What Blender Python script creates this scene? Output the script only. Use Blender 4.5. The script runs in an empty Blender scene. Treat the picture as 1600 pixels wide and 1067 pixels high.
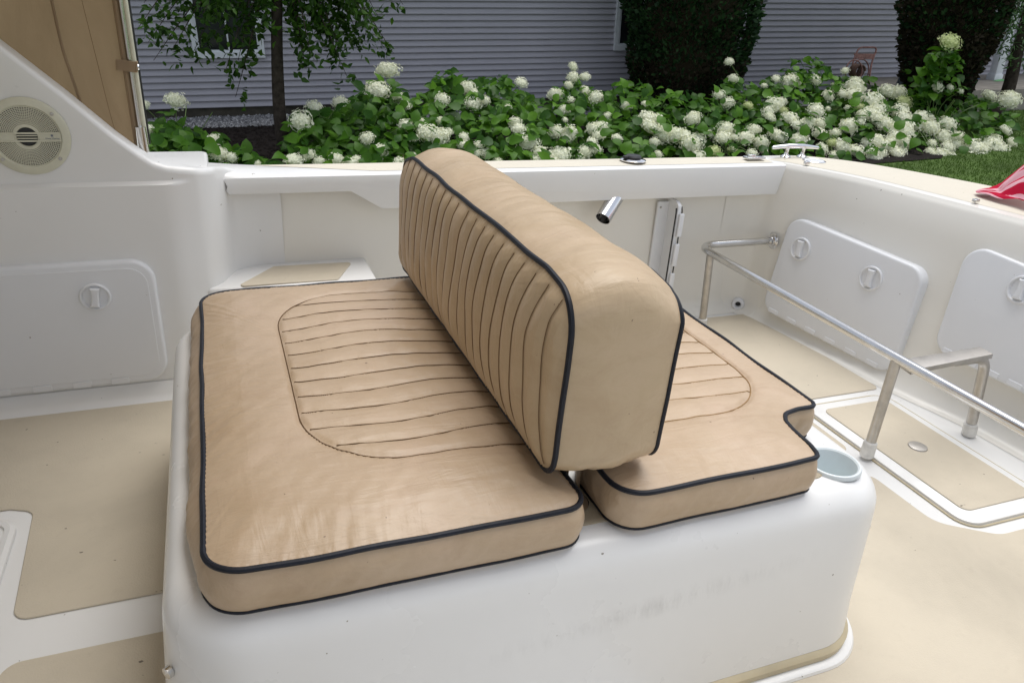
import bpy, math, random
import numpy as np
from mathutils import Vector, Matrix, noise
random.seed(7); np.random.seed(7)
S = bpy.context.scene
COL = S.collection
PI = math.pi
# ------------------------------------------------------------------ frames, camera, light
# Boat frame: X aft, Y to port, Z up, origin on the cockpit sole under the lens.
# The boat stands bow-up on its trailer: its frame is pitched 2.86 deg against the yard.
PITCH = math.radians(2.86)
BOAT = Matrix.Rotation(PITCH, 4, 'Y')
CH = 1.05                                     # lens height above the sole
FPX = 1178.8
RC = np.array([[0.9339086, -0.35216801, 0.06158262],
               [-0.09842352, -0.41886047, -0.90270079],
               [0.34369687, 0.83697886, -0.42583901]])
cd = bpy.data.cameras.new('camera'); cam = bpy.data.objects.new('camera', cd); COL.objects.link(cam)
cd.sensor_width = 36; cd.sensor_fit = 'HORIZONTAL'; cd.lens = 36 * FPX / 1600
cd.clip_start = .05; cd.clip_end = 600
m = Matrix(((RC[0][0], -RC[1][0], -RC[2][0], 0), (RC[0][1], -RC[1][1], -RC[2][1], 0),
            (RC[0][2], -RC[1][2], -RC[2][2], CH), (0, 0, 0, 1)))
cam.matrix_world = BOAT @ m
S.camera = cam
SUN_EL, SUN_AZ = math.radians(72), math.radians(60)      # azimuth clockwise from +Y
w = bpy.data.worlds.new('World'); S.world = w; w.use_nodes = True
nt = w.node_tree; nt.nodes.clear()
sky = nt.nodes.new('ShaderNodeTexSky'); sky.sky_type = 'NISHITA'; sky.sun_disc = False
sky.sun_elevation = SUN_EL; sky.sun_rotation = SUN_AZ; sky.dust_density = 1.2; sky.air_density = 1.0; sky.ozone_density = .6
hs = nt.nodes.new('ShaderNodeHueSaturation'); hs.inputs['Saturation'].default_value = .38
bg = nt.nodes.new('ShaderNodeBackground'); bg.inputs['Strength'].default_value = .11
wo = nt.nodes.new('ShaderNodeOutputWorld')
nt.links.new(sky.outputs[0], hs.inputs['Color']); nt.links.new(hs.outputs[0], bg.inputs[0]); nt.links.new(bg.outputs[0], wo.inputs[0])
sl = bpy.data.lights.new('sun', 'SUN'); sl.energy = 1.5; sl.angle = math.radians(50); sl.color = (1, .98, .95)
so = bpy.data.objects.new('sun', sl); COL.objects.link(so)
sd = Vector((math.sin(SUN_AZ) * math.cos(SUN_EL), math.cos(SUN_AZ) * math.cos(SUN_EL), math.sin(SUN_EL)))
so.rotation_euler = sd.to_track_quat('Z', 'Y').to_euler(); so.location = (3, -4, 12)
S.view_settings.view_transform = 'Standard'; S.view_settings.look = 'None'
S.view_settings.gamma = 1; S.view_settings.use_curve_mapping = False
S.view_settings.exposure = 0.76

# ------------------------------------------------------------------ pixel -> place helpers
def ray(u, v): return RC.T @ np.array([(u - 800) / FPX, (v - 533.5) / FPX, 1.])
def onZ(u, v, z):
    r = ray(u, v); t = (z - CH) / r[2]; return (r[0] * t, r[1] * t, z)
def onY(u, v, y):
    r = ray(u, v); t = y / r[1]; return (r[0] * t, y, CH + r[2] * t)
G = -1.25                                     # the yard, in world height
BN = np.array(BOAT.to_3x3()); CAMW = BN @ np.array([0, 0, CH])
AZ = math.radians(-4.67)                       # house wall direction in the yard
HE = np.array([math.cos(AZ), math.sin(AZ), 0]); HN = np.array([-math.sin(AZ), math.cos(AZ), 0])
def yard(u, v, D):                             # a pixel on the upright plane D metres off, parallel to the house
    r = BN @ ray(u, v); t = (D - CAMW @ HN) / (r @ HN); return Vector(CAMW + r * t)
def yardg(u, D):                               # ground spot below a pixel column at distance D
    p = yard(u, 150, D); return Vector((p.x, p.y, G))
HOUSE = Matrix(((HE[0], HN[0], 0, 0), (HE[1], HN[1], 0, 0), (0, 0, 1, 0), (0, 0, 0, 1)))   # local x along wall, y away, z up

# ------------------------------------------------------------------ materials
MATS = {}
def nodes(name):
    m = bpy.data.materials.new(name); m.use_nodes = True; MATS[name] = m
    n = m.node_tree; b = n.nodes['Principled BSDF']; return m, n, b
def N(n, t, **kw):
    x = n.nodes.new(t)
    for k, v in kw.items():
        if k in x.inputs: x.inputs[k].default_value = v
        else: setattr(x, k, v)
    return x
def coords(n, scale=(1, 1, 1), rot=(0, 0, 0)):
    tc = N(n, 'ShaderNodeTexCoord'); mp = N(n, 'ShaderNodeMapping'); mp.inputs['Scale'].default_value = scale; mp.inputs['Rotation'].default_value = rot
    n.links.new(tc.outputs['Object'], mp.inputs[0]); return mp.outputs[0]
def ramp(n, src, stops):
    r = N(n, 'ShaderNodeValToRGB'); e = r.color_ramp.elements
    while len(e) < len(stops): e.new(.5)
    for i, (p, c) in enumerate(stops): e[i].position = p; e[i].color = (*c, 1) if len(c) == 3 else c
    n.links.new(src, r.inputs[0]); return r.outputs[0]
def noise_tex(n, vec, scale, detail=4, rough=.55, dist=0):
    t = N(n, 'ShaderNodeTexNoise', Scale=scale, Detail=detail, Roughness=rough, Distortion=dist); n.links.new(vec, t.inputs['Vector']); return t.outputs['Fac']
def mixc(n, fac, a, b, mode='MIX'):
    x = N(n, 'ShaderNodeMix', data_type='RGBA', blend_type=mode)
    for s, v in ((x.inputs[0], fac), (x.inputs[6], a), (x.inputs[7], b)):
        if hasattr(v, 'links'): n.links.new(v, s)
        else: s.default_value = v if not isinstance(v, tuple) else ((*v, 1) if len(v) == 3 else v)
    return x.outputs[2]
def bump(n, b, hts, dist=.001):
    last = None
    for h, st, d in hts:
        bp = N(n, 'ShaderNodeBump', Strength=st, Distance=d); n.links.new(h, bp.inputs['Height'])
        if last: n.links.new(last, bp.inputs['Normal'])
        last = bp.outputs[0]
    n.links.new(last, b.inputs['Normal'])
def mat_simple(name, col, rough=.5, metal=0, var=.12, scale=8, bumpst=0, bscale=60, coat=0):
    m, n, b = nodes(name); v = coords(n)
    f = noise_tex(n, v, scale, 5)
    lo = tuple(c * (1 - var) for c in col); hi = tuple(min(1, c * (1 + var)) for c in col)
    n.links.new(ramp(n, f, [(.3, lo), (.7, hi)]), b.inputs['Base Color'])
    b.inputs['Roughness'].default_value = rough; b.inputs['Metallic'].default_value = metal
    if rough >= .8: b.inputs['Specular IOR Level'].default_value = .12
    if coat: b.inputs['Coat Weight'].default_value = coat; b.inputs['Coat Roughness'].default_value = .08
    if bumpst: bump(n, b, [(noise_tex(n, v, bscale, 4), bumpst, .004)])
    return m
def mat_gelcoat(name, col, rough=.32, scuff=.0):
    m, n, b = nodes(name); v = coords(n)
    f = noise_tex(n, v, 2.2, 6, .6)
    c = ramp(n, f, [(.3, tuple(x * .955 for x in col)), (.7, col)])
    fl = noise_tex(n, v, 75, 2, .5)                              # sparse dirt flecks
    spot = ramp(n, fl, [(.765, (0, 0, 0)), (.785, (1, 1, 1))])
    c = mixc(n, spot, c, (.24, .21, .16))
    n.links.new(c, b.inputs['Base Color'])
    n.links.new(ramp(n, f, [(.3, (rough * .8,) * 3), (.75, (rough * 1.35,) * 3)]), b.inputs['Roughness'])
    b.inputs['Coat Weight'].default_value = .25; b.inputs['Coat Roughness'].default_value = .18
    bump(n, b, [(noise_tex(n, v, 5, 1, .3), .05, .004)])
    return m
mat_gelcoat('gelcoat', (.79, .785, .765))
mat_gelcoat('gelcoat_warm_bounce', (.80, .775, .71))  # white gelcoat with the sole's warm bounce put into its colour
mat_gelcoat('plastic_white', (.765, .775, .79), .42)
def mat_box():
    m = mat_gelcoat('gelcoat_box', (.80, .795, .775), .26); n = m.node_tree; b = n.nodes['Principled BSDF']
    src = b.inputs['Base Color'].links[0].from_socket
    tc = N(n, 'ShaderNodeTexCoord'); sp = N(n, 'ShaderNodeSeparateXYZ'); n.links.new(tc.outputs['Object'], sp.inputs[0])
    def mth(op, a, bb=None, cc=None):
        x = N(n, 'ShaderNodeMath', operation=op)
        for i, q in enumerate((a, bb, cc)):
            if q is None: continue
            if hasattr(q, 'links'): n.links.new(q, x.inputs[i])
            else: x.inputs[i].default_value = q
        return x.outputs[0]
    # grey rub smear across the front face, a band rising to the right (object x from .4 to .75, z near .12)
    line = mth('MULTIPLY_ADD', sp.outputs[0], .07, .20)
    dz = mth('ABSOLUTE', mth('SUBTRACT', sp.outputs[2], line))
    band = mth('SUBTRACT', 1, mth('DIVIDE', dz, .022)); band = mth('MAXIMUM', band, 0)
    wn = mth('SUBTRACT', 1, mth('DIVIDE', mth('ABSOLUTE', mth('SUBTRACT', sp.outputs[0], .13)), .34)); wn = mth('MAXIMUM', wn, 0)
    nz = noise_tex(n, coords(n, (14, 14, 3)), 4, 6, .7)
    k = mth('MULTIPLY', mth('MULTIPLY', band, wn), ramp(n, nz, [(.45, (0, 0, 0)), (.7, (1, 1, 1))]))
    k = mth('MULTIPLY', k, .42)
    n.links.new(mixc(n, k, src, (.33, .32, .3)), b.inputs['Base Color'])
mat_box()
def mat_nonskid(name, col, stain=.15):
    m, n, b = nodes(name); v = coords(n)
    f = noise_tex(n, v, 3.1, 8, .62, .3)
    c = ramp(n, f, [(.25, tuple(x * (1 - stain) for x in col)), (.55, col), (.8, tuple(min(1, x * 1.04) for x in col))])
    f2 = noise_tex(n, v, 34, 5, .7)
    c = mixc(n, ramp(n, f2, [(.58, (0, 0, 0)), (.85, (.35, .35, .35))]), c, (.40, .34, .26))
    fl = noise_tex(n, coords(n, (1, 1.6, 1)), 58, 2, .5)
    c = mixc(n, ramp(n, fl, [(.755, (0, 0, 0)), (.775, (.85, .85, .85))]), c, (.10, .08, .06))
    n.links.new(c, b.inputs['Base Color']); b.inputs['Roughness'].default_value = .62
    vo = N(n, 'ShaderNodeTexVoronoi', Scale=330.); n.links.new(v, vo.inputs['Vector'])
    bump(n, b, [(vo.outputs['Distance'], .35, .0008), (f2, .1, .001)])
    return m
mat_nonskid('nonskid', (.56, .495, .385))
mat_nonskid('nonskid_pale', (.66, .61, .50), .04)
def mat_pad():
    m, n, b = nodes('diamond_pad'); v = coords(n, (1, 1, 1), (0, 0, PI / 4))
    ck = N(n, 'ShaderNodeTexBrick', Scale=190.); ck.inputs['Mortar Size'].default_value = .06
    ck.inputs['Color1'].default_value = (.55, .46, .32, 1); ck.inputs['Color2'].default_value = (.5, .42, .3, 1); ck.inputs['Mortar'].default_value = (.3, .25, .17, 1)
    n.links.new(v, ck.inputs[0]); n.links.new(ck.outputs[0], b.inputs['Base Color']); b.inputs['Roughness'].default_value = .65
    bump(n, b, [(ck.outputs['Fac'], -.5, .001)])
mat_pad()
def mat_vinyl(name, col, rot=.5, pink=1.0):
    m, n, b = nodes(name); v = coords(n)
    f = noise_tex(n, v, 4.5, 8, .62, .4)
    c = ramp(n, f, [(.28, (col[0] * .88, col[1] * .85, col[2] * .80)), (.5, col), (.72, (col[0] * 1.10, col[1] * 1.10, col[2] * 1.16))])
    va = coords(n, (3, 7, 5), (0, 0, rot)); f3 = noise_tex(n, va, 3.0, 8, .72, .9)
    c = mixc(n, ramp(n, f3, [(.5, (0, 0, 0)), (.75, (.45, .45, .45))]), c, (col[0] * .80, col[1] * .73, col[2] * .70))
    f4 = noise_tex(n, v, 13, 6, .7); c = mixc(n, ramp(n, f4, [(.56, (0, 0, 0)), (.74, (.34, .34, .34))]), c, (col[0] * 1.14, col[1] * 1.12, col[2] * 1.2))
    fl = noise_tex(n, v, 95, 2, .5); c = mixc(n, ramp(n, fl, [(.77, (0, 0, 0)), (.79, (.8, .8, .8))]), c, (.13, .08, .05))
    n.links.new(c, b.inputs['Base Color'])
    n.links.new(ramp(n, f4, [(.3, (.34,) * 3), (.75, (.50,) * 3)]), b.inputs['Roughness'])
    vw = coords(n, (1.0, 5.5, 3), (0, 0, rot)); fw = noise_tex(n, vw, 6, 4, .55, 1.1)
    vw2 = coords(n, (5, 1.2, 3), (0, 0, rot * .4)); fw2 = noise_tex(n, vw2, 7, 4, .55, 1.2)
    bump(n, b, [(fw, .30, .010), (fw2, .18, .006), (noise_tex(n, coords(n, (1, 2.2, 1), (0, 0, rot)), 38, 5, .6, .8), .16, .002), (noise_tex(n, v, 420, 2), .12, .0005)])
    return m
TAN = (.485, .362, .240)
mat_vinyl('vinyl', TAN, .7); mat_vinyl('vinyl_back', (.485, .365, .230), -.4); 
mat_simple('welt', (.008, .010, .017), .5, 0, .25, 60, .12, 300); MATS['welt'].node_tree.nodes['Principled BSDF'].inputs['Specular IOR Level'].default_value = .3
mat_simple('thread', (.13, .08, .042), .8); mat_simple('thread_back', (.20, .13, .072), .8)
mat_simple('thread_light', (.30, .19, .09), .8)
mat_simple('tan_rubber', (.50, .43, .29), .5, 0, .12, 12, .1, 40)
def mat_metal(name, col, rough, wear=.3):
    m, n, b = nodes(name); v = coords(n); f = noise_tex(n, v, 24, 6, .65)
    n.links.new(ramp(n, f, [(.3, tuple(c * (1 - wear) for c in col)), (.65, col)]), b.inputs['Base Color'])
    n.links.new(ramp(n, f, [(.3, (rough * 1.7,) * 3), (.7, (rough,) * 3)]), b.inputs['Roughness']); b.inputs['Metallic'].default_value = 1
    return m
mat_metal('steel', (.72, .71, .69), .13, .14); mat_metal('steel_worn', (.55, .525, .49), .32, .22); mat_metal('chrome', (.78, .78, .79), .07, .06)
mat_simple('black_plastic', (.015, .015, .017), .42)
mat_simple('foot_tape', (.70, .69, .66), .45, 0, .2, 40, .2, 90)
mat_simple('cup_blue', (.70, .755, .765), .33, 0, .05)
mat_simple('speaker_cream', (.60, .59, .47), .45, 0, .08, 20)
mat_simple('speaker_dark', (.03, .028, .024), .7)
mat_simple('print_grey', (.16, .18, .22), .6)
def mat_canvas():
    m, n, b = nodes('canvas'); v = coords(n)
    f = noise_tex(n, coords(n, (3, 1, 1.3), (0, .5, 0)), 2.6, 6, .6, .8)
    n.links.new(ramp(n, f, [(.3, (.26, .18, .105)), (.5, (.33, .235, .145)), (.72, (.40, .295, .185))]), b.inputs['Base Color']); b.inputs['Roughness'].default_value = .75
    tr = N(n, 'ShaderNodeBsdfTranslucent'); tr.inputs[0].default_value = (.42, .30, .17, 1)
    mx = N(n, 'ShaderNodeMixShader', Fac=.35); out = n.nodes['Material Output']
    n.links.new(b.outputs[0], mx.inputs[1]); n.links.new(tr.outputs[0], mx.inputs[2]); n.links.new(mx.outputs[0], out.inputs[0])
    bump(n, b, [(f, .3, .02), (noise_tex(n, v, 500, 2), .15, .0006)])
mat_canvas()
def mat_siding():
    m, n, b = nodes('vinyl_siding'); f = noise_tex(n, coords(n, (.7, 1, 7)), 2.2, 6, .65)
    c = ramp(n, f, [(.3, (.37, .36, .40)), (.7, (.44, .43, .47))])
    g = noise_tex(n, coords(n), 45, 3, .6); c = mixc(n, ramp(n, g, [(.6, (0, 0, 0)), (.8, (.25, .25, .25))]), c, (.25, .245, .275))
    n.links.new(c, b.inputs['Base Color']); b.inputs['Roughness'].default_value = .55
    bump(n, b, [(noise_tex(n, coords(n, (2, 1, 14)), 22, 3), .2, .003)])
mat_siding()
mat_simple('trim_white', (.72, .75, .78), .4, 0, .06)
mat_simple('foundation', (.075, .068, .055), .85, 0, .3, 6, .4, 20)
mat_simple('concrete', (.27, .25, .22), .85, 0, .22, 4, .3, 30)
mat_simple('roofing', (.09, .085, .085), .85, 0, .2, 10, .3, 40)
m, n, b = nodes('window_glass'); b.inputs['Base Color'].default_value = (.012, .014, .016, 1); b.inputs['Roughness'].default_value = .06; b.inputs['IOR'].default_value = 1.5
n.links.new(ramp(n, noise_tex(n, coords(n), 3, 4), [(.3, (.008, .009, .011)), (.7, (.028, .030, .034))]), b.inputs['Base Color'])
def mat_leaf(name, lo, hi, trans=.3, rough=.42, tcol=None):
    m, n, b = nodes(name)
    oi = N(n, 'ShaderNodeObjectInfo'); gi = N(n, 'ShaderNodeNewGeometry')
    f = noise_tex(n, coords(n), 2.4, 3, .6)
    ad = N(n, 'ShaderNodeMath', operation='ADD'); n.links.new(oi.outputs['Random'], ad.inputs[0]); n.links.new(gi.outputs['Random Per Island'], ad.inputs[1])
    fr = N(n, 'ShaderNodeMath', operation='FRACT'); n.links.new(ad.outputs[0], fr.inputs[0])
    mm = N(n, 'ShaderNodeMath', operation='MULTIPLY_ADD'); n.links.new(fr.outputs[0], mm.inputs[0]); mm.inputs[1].default_value = .75; 
    sc = N(n, 'ShaderNodeMath', operation='MULTIPLY'); n.links.new(f, sc.inputs[0]); sc.inputs[1].default_value = .25; n.links.new(sc.outputs[0], mm.inputs[2])
    c = ramp(n, mm.outputs[0], [(.05, lo), (.7, tuple((a + d) / 2 for a, d in zip(lo, hi))), (.97, hi)])
    n.links.new(c, b.inputs['Base Color']); b.inputs['Roughness'].default_value = rough; b.inputs['Specular IOR Level'].default_value = .22
    tr = N(n, 'ShaderNodeBsdfTranslucent'); n.links.new(c, tr.inputs[0])
    mx = N(n, 'ShaderNodeMixShader', Fac=trans); out = n.nodes['Material Output']
    n.links.new(b.outputs[0], mx.inputs[1]); n.links.new(tr.outputs[0], mx.inputs[2]); n.links.new(mx.outputs[0], out.inputs[0])
    return m
mat_leaf('hydrangea_leaf', (.018, .075, .006), (.125, .29, .018), .35)
mat_leaf('tree_leaf', (.016, .05, .008), (.085, .18, .02), .3)
mat_leaf('fine_tree_leaf', (.05, .12, .04), (.12, .23, .07), .3)
mat_leaf('cedar', (.008, .028, .010), (.042, .10, .028), .15, .6)
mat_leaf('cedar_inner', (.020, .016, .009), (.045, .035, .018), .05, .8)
mat_leaf('petal_white', (.84, .86, .66), (.93, .92, .80), .2, .7)
mat_leaf('petal_green', (.58, .66, .30), (.76, .78, .50), .3, .6)
mat_leaf('grass', (.05, .105, .014), (.11, .19, .032), .3, .7)
mat_simple('stem_green', (.14, .22, .06), .6)
mat_simple('bark', (.055, .043, .036), .9, 0, .45, 14, .8, 45)
mat_simple('mulch', (.014, .011, .010), .95, 0, .5, 30, .9, 60)
mat_simple('soil_lawn', (.07, .115, .03), .9, 0, .35, 3, .5, 40)
mat_leaf('stone', (.05, .052, .06), (.55, .55, .56), 0.0, .85)
mat_simple('rusty_pink', (.30, .155, .13), .65, 0, .4, 20, .2, 60)
mat_simple('hose_rubber', (.16, .09, .06), .6, 0, .3)
mat_simple('sheet_plastic', (.12, .13, .15), .35, 0, .6, 7, .5, 18)
mat_simple('blue_cloth', (.07, .13, .26), .7); mat_simple('green_plastic', (.12, .38, .13), .5)
def mat_flag():
    m, n, b = nodes('flag_cloth'); uv = N(n, 'ShaderNodeAttribute', attribute_name='stripe')
    x = N(n, 'ShaderNodeMath', operation='FRACT'); n.links.new(uv.outputs['Fac'], x.inputs[0])
    r = ramp(n, x.outputs[0], [(0, (.50, .012, .045)), (.5, (.74, .42, .47))]); r.node.color_ramp.interpolation = 'CONSTANT'
    n.links.new(r, b.inputs['Base Color']); b.inputs['Roughness'].default_value = .85; b.inputs['Specular IOR Level'].default_value = .1
    tc = coords(n); bump(n, b, [(noise_tex(n, tc, 900, 2), .1, .0005)])
mat_flag()

# ------------------------------------------------------------------ mesh helpers
BASE = {}
class MB:
    def __init__(s): s.v = []; s.f = []
    def add(s, vs, fs):
        o = len(s.v); s.v += [tuple(p) for p in vs]; s.f += [tuple(i + o for i in f) for f in fs]; return s
    def box(s, c, d, M=None, bev=0):
        x, y, z = d[0] / 2, d[1] / 2, d[2] / 2
        if bev <= 0:
            vs = [Vector((sx * x, sy * y, sz * z)) for sx in (-1, 1) for sy in (-1, 1) for sz in (-1, 1)]
            fs = [(0, 1, 3, 2), (4, 6, 7, 5), (0, 4, 5, 1), (2, 3, 7, 6), (0, 2, 6, 4), (1, 5, 7, 3)]
            vs = [(M @ p if M else p) + Vector(c) for p in vs]; return s.add(vs, fs)
        out = rrect(-x, -y, x, y, min(bev * 1.0, x * .9, y * .9), 3)
        T = Matrix.Translation(c) @ (M.to_4x4() if M else Matrix())
        return s.slab(out, -z, z, T, bev)
    def slab(s, out, z0, z1, T=None, bev=.0, steps=3, both=False):
        T = T or Matrix(); n = len(out); rings = []
        if both and bev:
            for k in range(steps): a = PI / 2 * k / steps; rings.append((bev * (1 - math.sin(a)), z0 + bev * (1 - math.cos(a))))
        else: rings.append((0, z0))
        if bev:
            for k in range(steps + 1): a = PI / 2 * k / steps; rings.append((bev * (1 - math.cos(a)), z1 - bev * (1 - math.sin(a))))
        else: rings.append((0, z1))
        nr = normals2(out); vs = []
        for ins, z in rings:
            for p, q in zip(out, nr): vs.append(T @ Vector((p[0] - q[0] * ins, p[1] - q[1] * ins, z)))
        fs = []
        for r in range(len(rings) - 1):
            for i in range(n): j = (i + 1) % n; fs.append((r * n + i, r * n + j, (r + 1) * n + j, (r + 1) * n + i))
        fs.append(tuple(reversed(range(n)))); L = (len(rings) - 1) * n; fs.append(tuple(range(L, L + n)))
        return s.add(vs, fs)
    def tube(s, path, r, sides=10, closed=False, caps=True):
        P = [Vector(p) for p in path]; n = len(P); R = r if isinstance(r, (list, tuple)) else [r] * n
        up = None; vs = []
        for i in range(n):
            a = P[(i - 1) % n] if (closed or i) else P[i]; c = P[(i + 1) % n] if (closed or i < n - 1) else P[i]
            t = (c - a).normalized()
            if up is None:
                up = Vector((0, 0, 1)) if abs(t.z) < .9 else Vector((1, 0, 0))
            up = (up - t * up.dot(t)).normalized(); b = t.cross(up)
            for k in range(sides): q = 2 * PI * k / sides; vs.append(P[i] + (up * math.cos(q) + b * math.sin(q)) * R[i])
        fs = []
        for i in range(n if closed else n - 1):
            j = (i + 1) % n
            for k in range(sides): l = (k + 1) % sides; fs.append((i * sides + k, i * sides + l, j * sides + l, j * sides + k))
        if caps and not closed: fs.append(tuple(reversed(range(sides)))); fs.append(tuple(range((n - 1) * sides, n * sides)))
        return s.add(vs, fs)
    def lathe(s, prof, T, sides=28, closed=False):
        vs = []; n = len(prof)
        for k in range(sides):
            q = 2 * PI * k / sides
            for r, z in prof: vs.append(T @ Vector((r * math.cos(q), r * math.sin(q), z)))
        fs = []
        for k in range(sides):
            l = (k + 1) % sides
            for i in range(n - 1): fs.append((k * n + i, l * n + i, l * n + i + 1, k * n + i + 1))
            if closed: fs.append((k * n + n - 1, l * n + n - 1, l * n, k * n))
        return s.add(vs, fs)
    def ball(s, c, r, seg=10, ring=7):
        c = Vector(c); r = Vector(r) if isinstance(r, (tuple, list)) else Vector((r, r, r))
        vs = [c + Vector((0, 0, r.z))]
        for i in range(1, ring):
            a = PI * i / ring
            for k in range(seg): q = 2 * PI * k / seg; vs.append(c + Vector((r.x * math.sin(a) * math.cos(q), r.y * math.sin(a) * math.sin(q), r.z * math.cos(a))))
        vs.append(c - Vector((0, 0, r.z))); fs = []
        for k in range(seg): fs.append((0, 1 + k, 1 + (k + 1) % seg))
        for i in range(ring - 2):
            for k in range(seg): l = (k + 1) % seg; a = 1 + i * seg; fs.append((a + k, a + seg + k, a + seg + l, a + l))
        L = 1 + (ring - 2) * seg
        for k in range(seg): fs.append((L + k, len(vs) - 1, L + (k + 1) % seg))
        return s.add(vs, fs)
    def mesh(s, name, mat, smooth=35):
        me = bpy.data.meshes.new(name); me.from_pydata([tuple(p) for p in s.v], [], s.f)
        for mt in (mat if isinstance(mat, (list, tuple)) else [mat]): me.materials.append(MATS[mt])
        if smooth:
            me.shade_smooth(); me.set_sharp_from_angle(angle=math.radians(smooth))
        me.update(); return me
def normals2(out):
    n = len(out); r = []
    for i in range(n):
        a = out[i - 1]; c = out[(i + 1) % n]; tx, ty = c[0] - a[0], c[1] - a[1]; L = math.hypot(tx, ty) or 1
        r.append((ty / L, -tx / L))                       # outward for counter-clockwise outlines
    return r
def rpoly(pts, rad, seg=6):
    """polygon with rounded corners; pts counter-clockwise, rad one number or one per corner"""
    n = len(pts); out = []
    for i in range(n):
        p = Vector(pts[i]).to_2d(); a = Vector(pts[i - 1]).to_2d(); c = Vector(pts[(i + 1) % n]).to_2d()
        r = rad[i] if isinstance(rad, (list, tuple)) else rad
        if r <= 0: out.append(tuple(p)); continue
        u = (a - p); v = (c - p); lu, lv = u.length, v.length; u /= lu; v /= lv
        ang = math.acos(max(-1, min(1, u.dot(v)))); d = min(r / math.tan(ang / 2), lu * .49, lv * .49); rr = d * math.tan(ang / 2)
        ctr = p + (u + v).normalized() * (rr / math.sin(ang / 2)); s0 = p + u * d; s1 = p + v * d
        a0 = math.atan2(s0.y - ctr.y, s0.x - ctr.x); a1 = math.atan2(s1.y - ctr.y, s1.x - ctr.x); da = (a1 - a0 + PI) % (2 * PI) - PI
        for k in range(seg + 1): q = a0 + da * k / seg; out.append((ctr.x + rr * math.cos(q), ctr.y + rr * math.sin(q)))
    return out
def rrect(x0, y0, x1, y1, r, seg=6): return rpoly([(x0, y0), (x1, y0), (x1, y1), (x0, y1)], r, seg)
def resample(out, n):
    P = np.array(out + [out[0]]); d = np.r_[0, np.cumsum(np.hypot(*np.diff(P, axis=0).T))]; t = np.linspace(0, d[-1], n + 1)[:-1]
    return [(float(np.interp(q, d, P[:, 0])), float(np.interp(q, d, P[:, 1]))) for q in t]
def curve(pts, n=40):
    """Catmull-Rom through points"""
    P = [Vector(p) for p in pts]; P = [P[0] * 2 - P[1]] + P + [P[-1] * 2 - P[-2]]; out = []; m = len(P) - 3
    for k in range(n + 1):
        t = k / n * m; i = min(int(t), m - 1); f = t - i; a, b, c, d = P[i:i + 4]
        out.append(.5 * ((2 * b) + (c - a) * f + (2 * a - 5 * b + 4 * c - d) * f * f + (3 * b - a - 3 * c + d) * f ** 3))
    return out
def fillet(pts, r, seg=7):
    P = [Vector(p) for p in pts]; out = [P[0]]
    for i in range(1, len(P) - 1):
        u = (P[i - 1] - P[i]).normalized(); v = (P[i + 1] - P[i]).normalized(); a = P[i] + u * r; c = P[i] + v * r
        for k in range(seg + 1): t = k / seg; out.append(a * (1 - t) ** 2 + P[i] * 2 * t * (1 - t) + c * t * t)
    out.append(P[-1]); return out
def thing(name, label, cat, base=(0, 0, 0), group=None, boat=True):
    o = bpy.data.objects.new(name, None); COL.objects.link(o); o.empty_display_size = .05
    o.matrix_world = (BOAT if boat else Matrix()) @ Matrix.Translation(base); BASE[o] = Vector(base)
    o['label'] = label; o['category'] = cat
    if group: o['group'] = group
    return o
def root(o):
    while o.parent: o = o.parent
    return o
def part(name, mb, mat, parent, label=None, smooth=35, kind=None):
    b = BASE[root(parent)]; mb.v = [(p[0] - b.x, p[1] - b.y, p[2] - b.z) for p in mb.v]
    o = bpy.data.objects.new(name, mb.mesh(name, mat, smooth)); COL.objects.link(o); o.parent = parent
    if label: o['label'] = label
    if kind: o['kind'] = kind
    return o
def struct(name, mb, mat, label, boat=False, kind='structure', smooth=35):
    o = bpy.data.objects.new(name, mb.mesh(name, mat, smooth)); COL.objects.link(o)
    if boat: o.matrix_world = BOAT
    o['kind'] = kind; o['label'] = label; o['category'] = name.replace('_', ' '); return o
def frame(o, ex, ey):
    ex = Vector(ex).normalized(); ey = Vector(ey); ey = (ey - ex * ey.dot(ex)).normalized(); ez = ex.cross(ey)
    return Matrix(((ex.x, ey.x, ez.x, o[0]), (ex.y, ey.y, ez.y, o[1]), (ex.z, ey.z, ez.z, o[2]), (0, 0, 0, 1)))
def nz(x, y=0, z=0): return noise.noise(Vector((x, y, z)))

# ================================================================== THE BOAT
CY = .98                                      # centre line
def mirror_y(pts): return [(x, 2 * CY - y) for x, y in reversed(pts)]
boat = thing('boat', 'white fibreglass motor boat with an open cockpit around the tan seats', 'boat', (0, 0, 0))
ZC = .552
inner_half = [(1.66, 2.162), (1.73, 2.158), (1.79, 2.14), (1.838, 2.085), (1.945, 1.88), (2.01, 1.62), (2.063, 1.38), (2.085, 1.2), (2.095, .98)]
outer_half = [(1.86, 2.232), (1.98, 2.23), (2.09, 2.18), (2.23, 2.04), (2.41, 1.70), (2.50, 1.4), (2.53, 1.2), (2.545, .98)]
def sm(pts, n=30): return [(p.x, p.y) for p in curve([(a, b, 0) for a, b in pts], n)]
innP = sm(inner_half, 34); outP = sm(outer_half, 40)
inner_full = innP + mirror_y(innP)[1:]; outer_full = outP + mirror_y(outP)[1:]
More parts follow.
